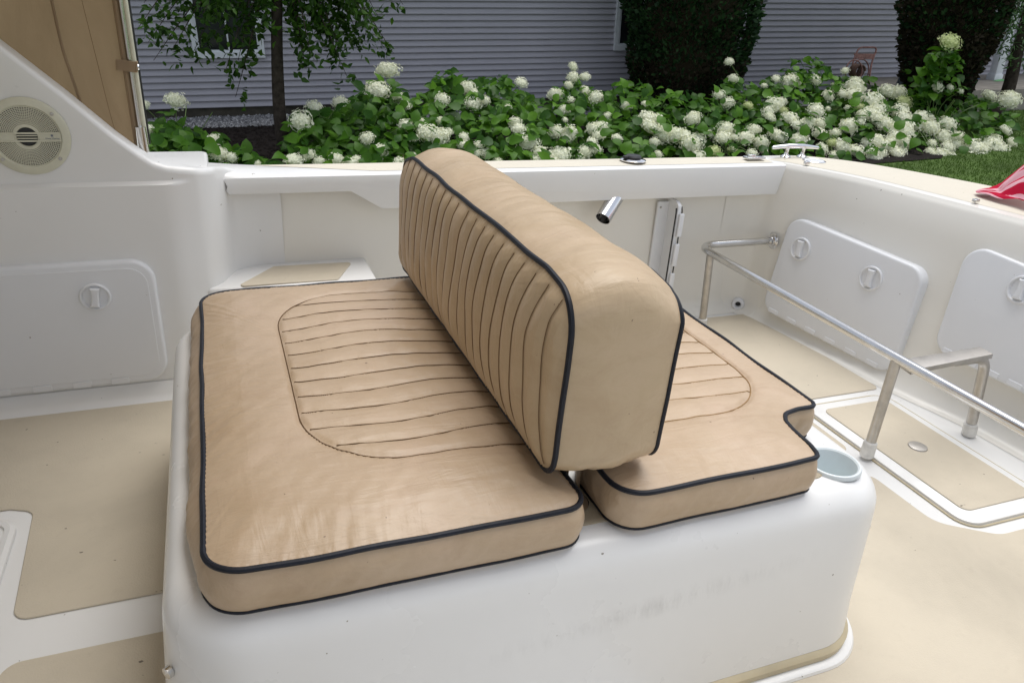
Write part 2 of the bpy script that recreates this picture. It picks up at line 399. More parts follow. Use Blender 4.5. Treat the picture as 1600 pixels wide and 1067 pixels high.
# --- hull skin outside
mb = MB(); ring = [(-3.2, 2.20)] + [(-1.5, 2.235)] + outer_full + [(-1.5, 2 * CY - 2.235), (-3.2, 2 * CY - 2.2)]
nr = len(ring); lv = [(ZC - .012, 0, 1.0), (ZC - .05, .012, 1.0), (.40, -.0, 1.0), (.0, .05, 1), (-.45, .22, 1), (-.85, .75, 1)]
vs = []
for z, ins, _ in lv:
    for x, y in ring:
        k = ins if abs(y - CY) > .3 else ins * abs(y - CY) / .3
        vs.append((x - (.25 * ins if x > 1.7 else 0), y - math.copysign(k, y - CY), z))
mb.add(vs, [(r * nr + i, r * nr + i + 1, (r + 1) * nr + i + 1, (r + 1) * nr + i) for r in range(len(lv) - 1) for i in range(nr - 1)])
part('hull', mb, 'gelcoat', boat)
# --- sole
mb = MB(); mb.box((-.3, .98, -.03), (4.7, 2.36, .06)); part('cockpit_sole', mb, 'gelcoat', boat)
# --- transom wall: lofted between foot curve and top curve, coved at the foot, with rounded coaming edge
foot = sm([(1.66, 2.1525), (1.72, 2.149), (1.785, 2.12), (1.806, 2.06), (1.818, 2.0), (1.885, 1.516), (1.935, 1.3), (1.95, 1.2), (1.96, .98)], 34); foot = foot + mirror_y(foot)[1:]
def twall(s, z):                                # s in 0..1 along the wall from port, z height -> boat x,y
    i = s * (len(foot) - 1); a = min(int(i), len(foot) - 2); f = i - a; t = min(1, max(0, z / ZC))
    fx = [foot[a][k] * (1 - f) + foot[a + 1][k] * f for k in (0, 1)]; tx = [inner_full[a][k] * (1 - f) + inner_full[a + 1][k] * f for k in (0, 1)]
    return (fx[0] * (1 - t) + tx[0] * t, fx[1] * (1 - t) + tx[1] * t)
def twall_hit(u, v):                            # where the sight line through a pixel meets the transom wall
    best = None; r = ray(u, v)
    for i in range(0, 400):
        s = i / 399
        x, y = twall(s, .3)
        for _ in range(6):
            t = y / r[1]; z = CH + r[2] * t; x, y = twall(s, z)
        e = abs(r[0] * t - x)
        if best is None or e < best[0]: best = (e, s, z)
    return best[1], best[2]
def cap_ring(s):
    """cross-section of wall + cap at wall parameter s"""
    k = s * (len(inner_full) - 1); a = min(int(k), len(inner_full) - 2); f = k - a
    I = Vector([inner_full[a][j] * (1 - f) + inner_full[a + 1][j] * f for j in (0, 1)])
    k = s * (len(outer_full) - 1); a = min(int(k), len(outer_full) - 2); f = k - a
    O = Vector([outer_full[a][j] * (1 - f) + outer_full[a + 1][j] * f for j in (0, 1)])
    return I, O
mb = MB(); SN = 90; rows = []
for i in range(SN + 1):
    s = i / SN; I, O = cap_ring(s); d = (O - I).normalized(); col = []
    F = Vector(twall(s, 0)); 
    col.append((F.x - d.x * .045, F.y - d.y * .045, .001))
    for q in (20, 45, 70): a = math.radians(q); col.append((F.x - d.x * .045 * (1 - math.sin(a)), F.y - d.y * .045 * (1 - math.sin(a)), .045 * (1 - math.cos(a)) + .001))
    for z in (.05, .15, .25, .35, .45, .535): x, y = twall(s, z); col.append((x, y, z))
    T = Vector(twall(s, ZC))
    for q in (25, 50, 75, 90): a = math.radians(q); col.append((T.x + d.x * .014 * math.sin(a) , T.y + d.y * .014 * math.sin(a), ZC - .014 + .014 * (1 - math.cos(a)) if False else ZC - .014 * (1 - math.sin(a))))
    for t in (.3, .6, .9): p = I.lerp(O, t); col.append((p.x, p.y, ZC + .006 * math.sin(t * PI)))
    col.append((O.x, O.y, ZC - .012)); rows.append(col)
L = len(rows[0]); mb.add([p for c in rows for p in c], [(i * L + k, i * L + k + 1, (i + 1) * L + k + 1, (i + 1) * L + k) for i in range(SN) for k in range(L - 1)])
part('transom', mb, 'gelcoat_warm_bounce', boat, 'white curved transom wall with a wide top')
# pale anti-slip strip on the transom top
mb = MB(); vs = []
for i in range(9, SN - 8):
    I, O = cap_ring(i / SN); 
    for t in (.12, .3, .6, .9): p = I.lerp(O, t); vs.append((p.x, p.y, ZC + .0008 + float(np.interp(t, [.056, .3, .6, .9], [0, .006 * math.sin(.3 * PI), .006 * math.sin(.6 * PI), .006 * math.sin(.9 * PI)]))))
nrow = SN - 17; mb.add(vs, [(i * 4 + k, i * 4 + k + 1, (i + 1) * 4 + k + 1, (i + 1) * 4 + k) for i in range(nrow - 1) for k in range(3)])
part('transom_nonskid', mb, 'nonskid_pale', boat)
# --- side walls + coamings
def side(sgn):
    f = lambda y: CY + sgn * (y - CY)
    mb = MB(); X0, X1 = .0, 1.80; prof = [(2.105, .001), (2.125, .006), (2.145, .024), (2.152, .05), (2.158, .3), (2.165, .50), (2.165, .53)]
    vs = []; xs = np.linspace(X0, X1, 20)
    for x in xs:
        for y, z in prof: vs.append((x, f(y), z))
    n = len(prof); mb.add(vs, [(i * n + k, i * n + k + 1, (i + 1) * n + k + 1, (i + 1) * n + k) for i in range(len(xs) - 1) for k in range(n - 1)])
    part('side_wall', mb, 'gelcoat_warm_bounce', boat)
    # coaming top
    mb = MB(); xs = np.linspace(-.02, 1.90, 40); vs = []
    for x in xs:
        z = ZC + .010 * max(0, (.12 - x) / .14) ** 1.3 if x < .12 else ZC
        for y, dz in ((2.096, -.022), (2.098, -.008), (2.104, -.002), (2.113, .0), (2.17, .003), (2.222, 0), (2.234, -.006), (2.238, -.014)): vs.append((x, f(y), z + dz))
    n = 8; mb.add(vs, [(i * n + k, i * n + k + 1, (i + 1) * n + k + 1, (i + 1) * n + k) for i in range(len(xs) - 1) for k in range(n - 1)])
    part('coaming_top', mb, 'gelcoat', boat)
    mb = MB(); a, b_ = f(2.122), f(2.222); zz = ZC + .0065
    mb.add([(.42, a, ZC + .0013), (1.80, a, ZC + .0013), (1.80, b_, ZC + .0010), (.08, b_, ZC + .0010), (.22, f(2.17), ZC + .0040), (1.80, f(2.17), ZC + .0040)], [(0, 1, 5, 4), (4, 5, 2, 3)]); part('coaming_nonskid', mb, 'nonskid_pale', boat)
    # hanging lip board with the stepped lower edge
    out = [(.014, ZC - .0035), (.022, .525), (.019, .515), (.026, .504), (.345, .504), (.432, .451), (1.815, .449), (1.834, ZC - .0035)]
    T = Matrix(((1, 0, 0, 0), (0, 0, sgn * -1, f(2.142)), (0, 1, 0, 0), (0, 0, 0, 1)))
    mb = MB(); mb.slab(out[::-1] if False else out, 0, .049, T, .0025, 2); part('coaming_lip', mb, 'gelcoat', boat)
side(1); side(-1)
# --- side deck behind the bulkhead wing and the bulkhead itself
YB = 1.96
fore = [(x, 1.975) for x in (-3.2, -2.4, -1.8, -1.4, -1.3, -1.22, -1.1, -.95, -.8, -.7, -.6, -.52, -.46, -.42, -.38, -.34, -.30, -.27, -.24, -.215, -.19, -.17, -.155)]
fore += [(p.x, p.y) for p in curve([(-.14, 1.975, 0), (-.09, 1.978, 0), (-.045, 1.992, 0), (-.012, 2.03, 0), (.010, 2.08, 0), (.032, 2.12, 0), (.085, 2.149, 0), (.16, 2.1575, 0)], 44)]
def ztop(x): return float(np.interp(x, [-3.2, -1.30, -1.2, -.405, -.30, -.215, -.17, -.14, -.11, -.05, .0, .03, .16], [1.64, 1.64, 1.595, .873, .772, .684, .643, .620, .608, .600, .588, .572, .50]))
def sstep(a, b, x): t = min(1, max(0, (x - a) / (b - a))); return t * t * (3 - 2 * t)
nf = len(fore); rows = []
for i, (x, y) in enumerate(fore):
    p0 = fore[max(0, i - 1)]; p1 = fore[min(nf - 1, i + 1)]; tx, ty = p1[0] - p0[0], p1[1] - p0[1]; L = math.hypot(tx, ty); ox, oy = ty / L, -tx / L
    zt = ztop(x); bv = .016; zl = list(np.linspace(-.01, .555, 9)) + [.562, .567, .571, .575, .579, .585] ; zl = [min(z, zt - bv) for z in zl] + list(np.linspace(max(.588, .0) if zt - bv > .59 else zt - bv, zt - bv, 5))
    c = []
    for z in zl:
        o = .013 * (1 - sstep(.567, .575, z)) * (1 - sstep(-.13, -.05, x)); c.append((x + ox * o, y + oy * o, z))
    for k in range(1, 7): a = PI / 2 * k / 6; c.append((x - ox * bv * (1 - math.cos(a)), y - oy * bv * (1 - math.cos(a)), zt - bv + bv * math.sin(a)))
    w_ = .058 if x < .02 else max(.018, .058 - (x - .02) * .9); c.append((x - ox * w_, y - oy * w_, zt)); c.append((x - ox * (w_ + .006), y - oy * (w_ + .006), zt - .012)); c.append((x - ox * (w_ + .006), y - oy * (w_ + .006), min(zt - .02, .5))); rows.append(c)
L = len(rows[0]); mb = MB(); mb.add([p for c in rows for p in c], [(i * L + k, (i + 1) * L + k, (i + 1) * L + k + 1, i * L + k + 1) for i in range(nf - 1) for k in range(L - 1)])
part('bulkhead', mb, 'gelcoat', boat, 'white molded bulkhead rising into a sloping cabin side with a speaker', 50)
mb = MB(); mb.add([(x, y, z) for x in np.linspace(-3.2, -.06, 6) for y, z in ((YB - .045, .0015), (YB - .028, .005), (YB - .012, .016), (YB - .0005, .046))], [(i * 4 + k, i * 4 + k + 1, (i + 1) * 4 + k + 1, (i + 1) * 4 + k) for i in range(5) for k in range(3)])
part('floor_cove', mb, 'gelcoat', boat)
mb = MB(); mb.slab(rpoly([(-3.2, 2.04), (-.018, 2.04), (-.018, 2.232), (-3.2, 2.2)], [0, .01, .02, 0]), .53, .592, None, .008, 2); part('side_deck', mb, 'gelcoat', boat)
# small step between bulkhead and coaming
mb = MB(); mb.slab(rpoly([(-.06, 1.985), (.392, 1.965), (.392, 2.20), (-.06, 2.20)], [.02, .02, .02, .02]), .0, .285, None, .010, 3); part('step', mb, 'gelcoat', boat)
mb = MB(); mb.slab(rpoly([(.02, 1.985), (.285, 1.985), (.345, 2.118), (.125, 2.122)], .010), .284, .2885, None, .001, 1); part('step_nonskid', mb, 'nonskid', boat)
# --- unseen helm bulkhead and canvas top, put in to shade the forward cockpit
mb = MB(); mb.box((-1.30, .9, .80), (.06, 2.1, 1.6), None, .01); part('helm_bulkhead', mb, 'gelcoat', boat)
mb = MB(); vs = []
for i in range(13):
    for j in range(13): x = -2.6 + 2.72 * i / 12; y = -.25 + 2.45 * j / 12; vs.append((x, y, 1.66 + .10 * math.sin(PI * j / 12) + .05 * math.sin(PI * i / 12)))
mb.add(vs, [(i * 13 + j, (i + 1) * 13 + j, (i + 1) * 13 + j + 1, i * 13 + j + 1) for i in range(12) for j in range(12)])
part('unseen_canvas_roof', mb, 'canvas', boat)  # out of view; run farther aft and lower to deepen the shade below
# --- non-skid floor panels
Z1 = .0035
def panel(pts, rad, mat='nonskid', nm='nonskid_panel'):
    mb = MB(); mb.slab(rpoly(pts, rad), .0008, Z1, None, .0012, 1); return part(nm, mb, mat, boat)
panel([(-3, 1.535), (-3, 1.935), (.05, 1.935), (.05, 1.196), (-.408, 1.196), (-.425, 1.515), (-.47, 1.535)][::-1], [0, .03, .03, .0, 0, 0, 0])
panel([(-.405, .35), (.1, .35), (.1, 1.098), (-.405, 1.098)], .03)
panel([(-3, .35), (-.62, .35), (-.62, 1.05), (-3, 1.05)], .03)
panel([(.6, 1.482), (1.838, 1.482), (1.815, 2.055), (1.79, 2.082), (.6, 2.088)], .02)
panel([(.9, 1.226), (1.485, 1.226), (1.485, 1.462), (.9, 1.462)], .028)
panel([(.6, .35), (1.80, .35), (1.80, .852), (1.565, .852), (1.455, .93), (1.452, 1.128), (.6, 1.128)], [.02, .02, .02, .08, .06, .03, .02])
# starboard aft floor hatch
def groove_hatch(x0, y0, x1, y1, pad, mat='gelcoat'):
    h = MB(); h.slab(rrect(x0, y0, x1, y1, .045), .0006, .0075, None, .003, 2)
    o = part('floor_hatch', h, mat, boat)
    g = MB(); a = rrect(x0 - .006, y0 - .006, x1 + .006, y1 + .006, .05); g.tube([(p[0], p[1], .0022) for p in a], .0026, 6, True); part('groove', g, 'tan_rubber', o)
    q = MB(); q.slab(rrect(*pad, .022), .0072, .0105, None, .001, 1); part('nonskid', q, 'nonskid', o)
    return o
fh = groove_hatch(1.515, .892, 1.812, 1.445, (1.553, .934, 1.785, 1.412))
mb = MB(); T = Matrix.Translation((1.668, 1.181, .0104)); mb.lathe([(0, .0042), (.018, .0042), (.0235, .003), (.025, 0)], T, 24); part('finger_pull', mb, 'steel_worn', fh)
lh = groove_hatch(-1.1, 1.10, -.458, 1.487, (-1.05, 1.14, -.485, 1.455))
# raised lip of the left hatch
mb = MB(); out = rrect(-1.1, 1.10, -.445, 1.497, .05); nr2 = normals2(out); ring = []
for p, q in zip(out, nr2):
    for d, z in ((.0, .001), (0, .010), (-.008, .014), (-.018, .012), (-.020, .002)): ring.append((p[0] + q[0] * d, p[1] + q[1] * d, z))
n5 = len(out); mb.add(ring, [(i * 5 + k, ((i + 1) % n5) * 5 + k, ((i + 1) % n5) * 5 + k + 1, i * 5 + k + 1) for i in range(n5) for k in range(4)]); part('rim', mb, 'gelcoat', lh)

# --- turn latch used on every locker door
def latch(parent, T, r, ang, mat='plastic_white'):
    a = MB(); a.lathe([(r * 1.16, -.001), (r * 1.15, .003), (r * 1.08, .0055), (r * 1.0, .0055), (r * .94, .0035), (r * .88, -.0008), (0, -.0012)], T, 32); o = part('latch', a, mat, parent)
    k = MB(); w_ = r * .27; L = r * .80; pts = []
    for i in range(9): t = -1 + i / 4; pts.append((w_ * (1 + .28 * t * t), L * t))
    out = pts + [(-x, y) for x, y in reversed(pts)]
    R = Matrix.Rotation(ang, 4, 'Z'); k.slab(out, -.001, .0125, T @ R, .0035, 3); part('latch_knob', k, mat, parent)
def hinges(parent, f, ts, w_, h_):
    for t in ts:
        T = f(t); k = MB(); k.slab(rrect(-w_, -h_, w_, h_, .001, 2), 0, .0022, T, .0008, 1); part('hinge', k, 'plastic_white', parent)
# forward locker door on the bulkhead
TW = Matrix(((1, 0, 0, 0), (0, 0, -1, YB), (0, 1, 0, 0), (0, 0, 0, 1)))
d0 = MB(); d0.slab(rrect(-1.0, .055, -.168, .388, .055, 8), -.002, .014, TW, .009, 4)
door0 = part('locker_door', d0, 'plastic_white', boat, 'grey white locker door low on the bulkhead')
g = MB(); g.slab(rrect(-.98, .075, -.186, .370, .045, 8), .0135, .0152, TW, .0012, 1); part('door_panel', g, 'plastic_white', door0)
latch(door0, TW @ Matrix.Translation((-.306, .302, .0165)), .0305, -.12)
hinges(door0, lambda x: TW @ Matrix.Translation((x, .066, .0138)), [-.55, -.46, -.372, -.285], .021, .008)
# transom locker doors, laid on the curved wall
def tdoor(pix, rad, knobs, label, hn=6):
    c = [twall_hit(*p) for p in pix]             # TL, TR, BR, BL as (s, z)
    P3 = [Vector((*twall(s, z), z)) for s, z in c]
    o = (P3[0] + P3[1] + P3[2] + P3[3]) / 4
    ex = ((P3[1] - P3[0]) + (P3[2] - P3[3])); ey = ((P3[0] - P3[3]) + (P3[1] - P3[2])); T = frame(o, ex, ey)
    Ti = T.inverted(); loc = [(Ti @ p).to_2d() for p in P3]
    zmax = max((Ti @ p).z for p in P3); T = T @ Matrix.Translation((0, 0, zmax + .001))
    out = rpoly([loc[3], loc[2], loc[1], loc[0]], rad, 8)
    m_ = MB(); m_.slab(out, -.03, .016, T, .010, 4); d = part('locker_door', m_, 'plastic_white', boat, label)
    for ku, kv in knobs:
        s, z = twall_hit(ku, kv); q = T.inverted() @ Vector((*twall(s, z), z)); latch(d, T @ Matrix.Translation((q.x, q.y, .0168)), .034, .12)
    a, b_ = loc[3], loc[2]
    ts = np.linspace(.10, .86, hn); hinges(d, lambda t: T @ Matrix.Translation((a.x + (b_.x - a.x) * t, a.y + (b_.y - a.y) * t + .012, .0158)) @ Matrix.Rotation(math.atan2(b_.y - a.y, b_.x - a.x), 4, 'Z'), ts, .020, .007)
    return d
tdoor([(1240, 335), (1455, 424), (1394, 590), (1199, 482)], .055, [(1264, 390), (1368, 436)], 'white transom locker door with two turn latches')
tdoor([(1515, 378), (1790, 488), (1755, 690), (1462, 545)], .055, [(1605, 456)], 'white transom locker door cut by the frame edge', 7)
# --- speaker on the wing
YS = 1.974
TS = Matrix(((1, 0, 0, -.384), (0, 0, -1, YS), (0, 1, 0, .681), (0, 0, 0, 1)))
spk = MB(); spk.lathe([(.0845, 0), (.0845, .004), (.079, .0075), (.068, .0085), (.0655, .006), (.0655, .001)], TS, 56); spk = part('speaker', spk, 'speaker_cream', boat, 'round cream speaker with a perforated grille')
a = MB(); a.lathe([(.066, .0015), (0, .0015)], TS, 32); part('cone', a, 'speaker_dark', spk)
a = MB()
for i in range(12):
    r = .027 + i * .0034; T2 = TS @ Matrix.Translation((0, 0, .0058 + .004 * (1 - (r / .066) ** 2)))
    a.lathe([(r - .0008, -.001), (r - .0008, .0008), (r + .0008, .0008), (r + .0008, -.001)], T2, 56)
for k in range(84):
    q = 2 * PI * k / 84; p0 = TS @ Vector((.026 * math.cos(q), .026 * math.sin(q), .0085)); p1 = TS @ Vector((.066 * math.cos(q), .066 * math.sin(q), .0055)); a.tube([p0, p0.lerp(p1, .5) - Vector((0, .0006, 0)), p1], .00065 if k % 2 else .0008, 4, False, False)
part('grille', a, 'speaker_cream', spk)
a = MB(); a.lathe([(.028, .004), (.028, .0095), (.025, .0105), (.021, .0100), (.020, .006)], TS, 40); part('centre_ring', a, 'speaker_cream', spk)
a = MB(); a.lathe([(.0195, .0055), (.012, .006), (0, .0065)], TS, 28); part('tweeter', a, 'black_plastic', spk)
a = MB()
for zz in (-.0085, .0085): a.box((0, zz, .0115), (.132, .0032, .004))
for zz in (-.003, .003): a.box((0, zz, .0105), (.040, .0022, .003))
for sx in (-1, 1): a.box((sx * .045, 0, .0100), (.042, .0150, .003))
a.v = [tuple(TS @ Vector(p)) for p in a.v]; part('cross_bar', a, 'speaker_cream', spk)
for q in (.72, PI - .72, PI + .72, -.72):
    a = MB(); a.lathe([(.0042, 0), (.0036, .002), (0, .0024)], TS @ Matrix.Translation((.0745 * math.cos(q), .0745 * math.sin(q), .0078)), 12); part('screw', a, 'steel_worn', spk)
def lettering(txt, size, T, mat, parent):
    c = bpy.data.curves.new('lettering', 'FONT'); c.body = txt; c.size = size; c.align_x = 'CENTER'; c.align_y = 'CENTER'; c.extrude = .0002
    o = bpy.data.objects.new('tmp', c); COL.objects.link(o); dg = bpy.context.evaluated_depsgraph_get(); me = bpy.data.meshes.new_from_object(o.evaluated_get(dg))
    bpy.data.objects.remove(o); me.transform(Matrix.Translation(-BASE[root(parent)]) @ T); me.materials.clear(); me.materials.append(MATS[mat]); me.name = 'lettering'
    q = bpy.data.objects.new('lettering', me); COL.objects.link(q); q.parent = parent; return q
lettering('West Marine', .0052, TS @ Matrix.Translation((.049, -.0035, .0118)), 'print_grey', spk)
a = MB(); a.box((.049, .0030, .0118), (.0045, .0045, .0006)); a.v = [tuple(TS @ Vector(p)) for p in a.v]; part('emblem', a, 'print_grey', spk)
# --- hand rail around the transom lockers
_s, RZ = twall_hit(1208, 376); RXE, RY = twall(_s, RZ)
path = fillet([(1.50, .30, RZ), (1.503, 1.2, RZ), (1.508, RY, RZ), (RXE + .01, RY, RZ)], .075, 9)
mb = MB(); mb.tube(path, .0126, 16); rail = part('hand_rail', mb, 'steel', boat, 'polished stainless tube rail in front of the transom lockers')
a = MB(); Tf = frame((RXE - .001, RY, RZ), (0, 1, 0), (0, 0, 1)); Tf = Tf @ Matrix.Rotation(PI, 4, 'X')
a.lathe([(.030, 0), (.030, .003), (.024, .006), (.0165, .004), (.0165, .020), (.0126, .020)], Tf, 28); part('flange', a, 'chrome', rail)
def post(p0, p1, r=.0126, mat='steel_worn'):
    a = MB(); a.tube([p1, p0], r, 14); o = part('post', a, mat, rail)
    d = (Vector(p1) - Vector(p0)).normalized(); a = MB(); a.tube([Vector(p0) - d * .0, Vector(p0) + d * .004, Vector(p0) + d * .042, Vector(p0) + d * .045], [.0165, .0178, .0168, .0135], 16); part('foot', a, 'foot_tape', rail)
post((1.497, 1.186, .009), (1.503, 1.190, RZ - .006)); post((1.53, RY - .075, .004), (1.507, RY - .08, RZ - .006))
post((1.5, .40, .004), (1.5, .40, RZ - .006))
# flat foot rest bracket with its own leg
pl = [onZ(*q, .268) for q in ((1402, 562), (1530, 541), (1552, 553), (1425, 578))]
mb = MB(); out = [(p[0], p[1]) for p in pl][::-1]
mb.slab(out, .255, .268, None, .003, 2); br = part('bracket', mb, 'steel_worn', boat, 'flat worn stainless bracket reaching aft from the rail')
cx, cy = (pl[1][0] + pl[2][0]) / 2, (pl[1][1] + pl[2][1]) / 2
mb = MB(); mb.tube(fillet([(cx - .10, cy, .247), (cx + .012, cy, .247), (1.878, 1.198, .006)], .045, 8), .0135, 14); part('leg', mb, 'steel_worn', br)
mb = MB(); dv = (Vector((cx + .012, cy, .247)) - Vector((1.878, 1.198, .003))).normalized(); q0 = Vector((1.878, 1.198, .004)); mb.tube([q0, q0 + dv * .004, q0 + dv * .036, q0 + dv * .039], [.0175, .0188, .0178, .014], 16); part('foot', mb, 'foot_tape', br)
# --- rod holder: flush ring with black cap on the coaming, chrome tube under it
p = onZ(997, 254, ZC + .008); T = Matrix.Translation((p[0], 2.168, ZC + .0075))
mb = MB(); mb.lathe([(.043, 0), (.043, .0025), (.034, .006), (.024, .007)], T, 32); rh = part('rod_holder', mb, 'chrome', boat, 'chrome flush rod holder with a black cap')
mb = MB(); mb.lathe([(.026, .006), (.027, .012), (.023, .0165), (0, .0172)], T, 28); mb.box((p[0] - .028, 2.165, ZC + .019), (.02, .014, .008), None, .002); part('cap', mb, 'black_plastic', rh)
t0 = Vector(onY(962, 309, 2.118)); t1 = Vector(onY(942, 342, 2.075))
mb = MB(); mb.tube([t0 + (t0 - t1) * .5, t1], .026, 22, False, False); mb.tube([t1, t0 + (t0 - t1) * .5], .024, 22, False, False)
mb.lathe([(.026, 0), (.024, 0)], frame(t1, (t1 - t0).orthogonal(), (t1 - t0).cross((t1 - t0).orthogonal())), 22); part('tube', mb, 'chrome', rh)
# --- rod rack on the side wall
xr = onY(1052, 330, 2.12)[0]
rk = MB(); rk.box((xr - .022, 2.149, .26), (.050, .012, .33), None, .004); rack = part('rod_rack', rk, 'plastic_white', boat, 'white upright rod rack on the side wall')
a = MB(); prof = rpoly([(2.148, .08), (2.085, .08), (2.085, .425), (2.105, .437), (2.148, .437)][::-1], [.002, .002, .008, .012, .002][::-1], 4)
T = Matrix(((0, 0, 1, xr - .006), (1, 0, 0, 0), (0, 1, 0, 0), (0, 0, 0, 1))); a.slab([(y, z) for y, z in prof] if True else prof, 0, .014, T, .003, 2); part('rack_board', a, 'plastic_white', rack)
for k in range(3):
    a = MB(); z0 = .11 + k * .105; a.box((xr + .008, 2.079, z0 + .04), (.018, .010, .078), None, .003); part('clip', a, 'plastic_white', rack)
a = MB(); a.tube([(xr + .011, 2.090, .42), (xr + .012, 2.086, .405), (xr + .012, 2.0835, .25), (xr + .012, 2.0835, .085)], .0024, 6); a.tube([(xr - .0085, 2.092, .415), (xr - .0095, 2.088, .40), (xr - .0085, 2.088, .08)], .0024, 6); part('shock_cord', a, 'black_plastic', rack)
a = MB(); a.lathe([(.004, 0), (.003, .002), (0, .0025)], frame((xr - .037, 2.142, .405), (1, 0, 0), (0, 0, 1)), 10); part('screw', a, 'steel_worn', rack)
# --- scupper in the corner
p = Vector(onY(1153, 475, 2.118)); T = frame(p, (.8, -.6, 0), (0, 0, 1))
mb = MB(); mb.lathe([(.022, -.02), (.022, .004), (.018, .008), (.012, .008), (.0095, .002), (.0095, -.015), (0, -.015)], T, 24); sc = part('scupper', mb, 'plastic_white', boat)
mb = MB(); mb.lathe([(.0092, -.004), (0, -.0042)], T, 18); part('drain_hole', mb, 'black_plastic', sc)
# --- cleat, deck plate, hinge on the port quarter
c0 = Vector(onZ(1228, 246, ZC + .006)); c1 = Vector(onZ(1252, 246, ZC + .006)); mid = (c0 + c1) / 2; dirx = (c1 - c0).normalized(); H = Vector((0, 0, 1))
mb = MB(); mb.tube([mid - dirx * .098 + H * .032, mid - dirx * .092 + H * .034, mid - dirx * .03 + H * .039, mid + dirx * .03 + H * .039, mid + dirx * .092 + H * .034, mid + dirx * .098 + H * .032], [.0035, .0065, .0085, .0085, .0065, .0035], 12); cl = part('cleat', mb, 'chrome', boat, 'chrome two-legged mooring cleat on the stern corner')
for s in (-1, 1):
    q = mid + dirx * .034 * s; mb = MB(); mb.lathe([(.0185, .0), (.018, .004), (.009, .010), (.007, .020), (.0085, .036)], Matrix.Translation((q.x, q.y, ZC + .006)), 16); part('horn_leg', mb, 'chrome', cl)
q = onZ(1272, 252, ZC + .006); mb = MB(); mb.lathe([(.040, 0), (.040, .003), (.035, .005), (.032, .0035), (0, .0035)], Matrix.Translation((q[0], q[1], ZC + .005)), 32); dp = part('deck_plate', mb, 'chrome', boat, 'round chrome deck fill plate near the cleat')
mb = MB(); mb.lathe([(.033, .004), (0, .0046)], Matrix.Translation((q[0], q[1], ZC + .005)), 28); part('lid', mb, 'plastic_white', dp)
q = onZ(1178, 249, ZC + .006); mb = MB(); mb.box((q[0], q[1], ZC + .012), (.075, .03, .007), None, .002); mb.box((q[0] - .012, q[1], ZC + .018), (.03, .014, .008), None, .002); part('hasp', mb, 'steel', boat)
for u, v in ((1260, 257), (1524, 316)):
    q = onZ(u, v, ZC + .006); mb = MB(); mb.box((q[0], q[1], ZC + .011), (.018, .014, .009), None, .002); part('snap_stud', mb, 'steel', boat)

# ================================================================== ENGINE BOX
eb = thing('engine_box', 'white rounded engine box carrying the tan seat cushions', 'engine box', (.43, 1.2, 0))
def boxring(g, rad, z=0): return resample(rrect(-.144 + g * .55, .690 + g, 1.022 + .027 * min(1, z / .27) - max(min(g, 0), g - .037 if g > .037 else min(g, 0)), 1.745 - g, rad, 10), 240)
ZB = .33
levels = [(0, .035, .115), (.012, .10, .115), (.026, .20, .112), (.036, .268, .11)]
fr = .056
for k in range(1, 9): a = PI / 2 * k / 8; levels.append((.037 + fr * (1 - math.cos(a)), .274 + fr * math.sin(a), .11 - fr * (1 - math.cos(a)) * .5))
mb = MB(); vs = []
for g, z, r in levels:
    for x, y in boxring(g, r, z): vs.append((x, y, z))
n = 240; fs = [(r * n + i, r * n + (i + 1) % n, (r + 1) * n + (i + 1) % n, (r + 1) * n + i) for r in range(len(levels) - 1) for i in range(n)]; fs.append(tuple(range((len(levels) - 1) * n, len(levels) * n)))
mb.add(vs, fs); shell = part('shell', mb, 'gelcoat_box', eb, None, 60)
# hole rim for the cup holder is covered by its flange
mb = MB(); vs = []
for dz, g in ((.010, -.002), (.014, -.007), (.026, -.008), (.033, -.003), (.036, .004)):
    for x, y in boxring(g, .118): vs.append((x, y, dz))
mb.add(vs, [(r * n + i, r * n + (i + 1) % n, (r + 1) * n + (i + 1) % n, (r + 1) * n + i) for r in range(4) for i in range(n)]); part('gasket', mb, 'tan_rubber', eb)
mb = MB(); vs = []
for dz, g in ((.001, -.022), (.006, -.020), (.009, -.015), (.009, .01)):
    for x, y in boxring(g, .13): vs.append((x, y, dz + .003))
mb.add(vs, [(r * n + i, r * n + (i + 1) % n, (r + 1) * n + (i + 1) % n, (r + 1) * n + i) for r in range(3) for i in range(n)]); part('base_flange', mb, 'gelcoat', eb)
mb = MB(); mb.slab(rrect(-.06, .788, .925, 1.66, .03), ZB - .001, ZB + .0025, None, .001, 1); part('anti_slip_pad', mb, 'diamond_pad', eb)
mb = MB(); Tc = Matrix.Translation((.953, .815, ZB)) @ Matrix.Rotation(.0, 4, 'X')
mb.lathe([(.0365, -.06), (.0400, -.002), (.0410, .0045), (.0435, .0068), (.0465, .0062), (.0482, .003), (.0482, -.001)], Tc, 40); cup = part('cup_holder', mb, 'cup_blue', eb, 'pale blue-grey round cup holder at the box corner')
# the opening: a real well, its floor and sides above the shell cut
for (x, y, z, ex) in ((1.026, .785, .205, (.95, -.3, 0)), (-.108, .79, .235, (-.8, -.6, 0))):
    T = frame((x, y, z), Vector(ex).orthogonal(), Vector(ex).cross(Vector(ex).orthogonal())); mb = MB(); mb.lathe([(.011, 0), (.011, .003), (.005, .004), (.005, .011), (.008, .011), (.008, .018), (0, .019)], T, 14); part('catch_bolt', mb, 'steel', eb)
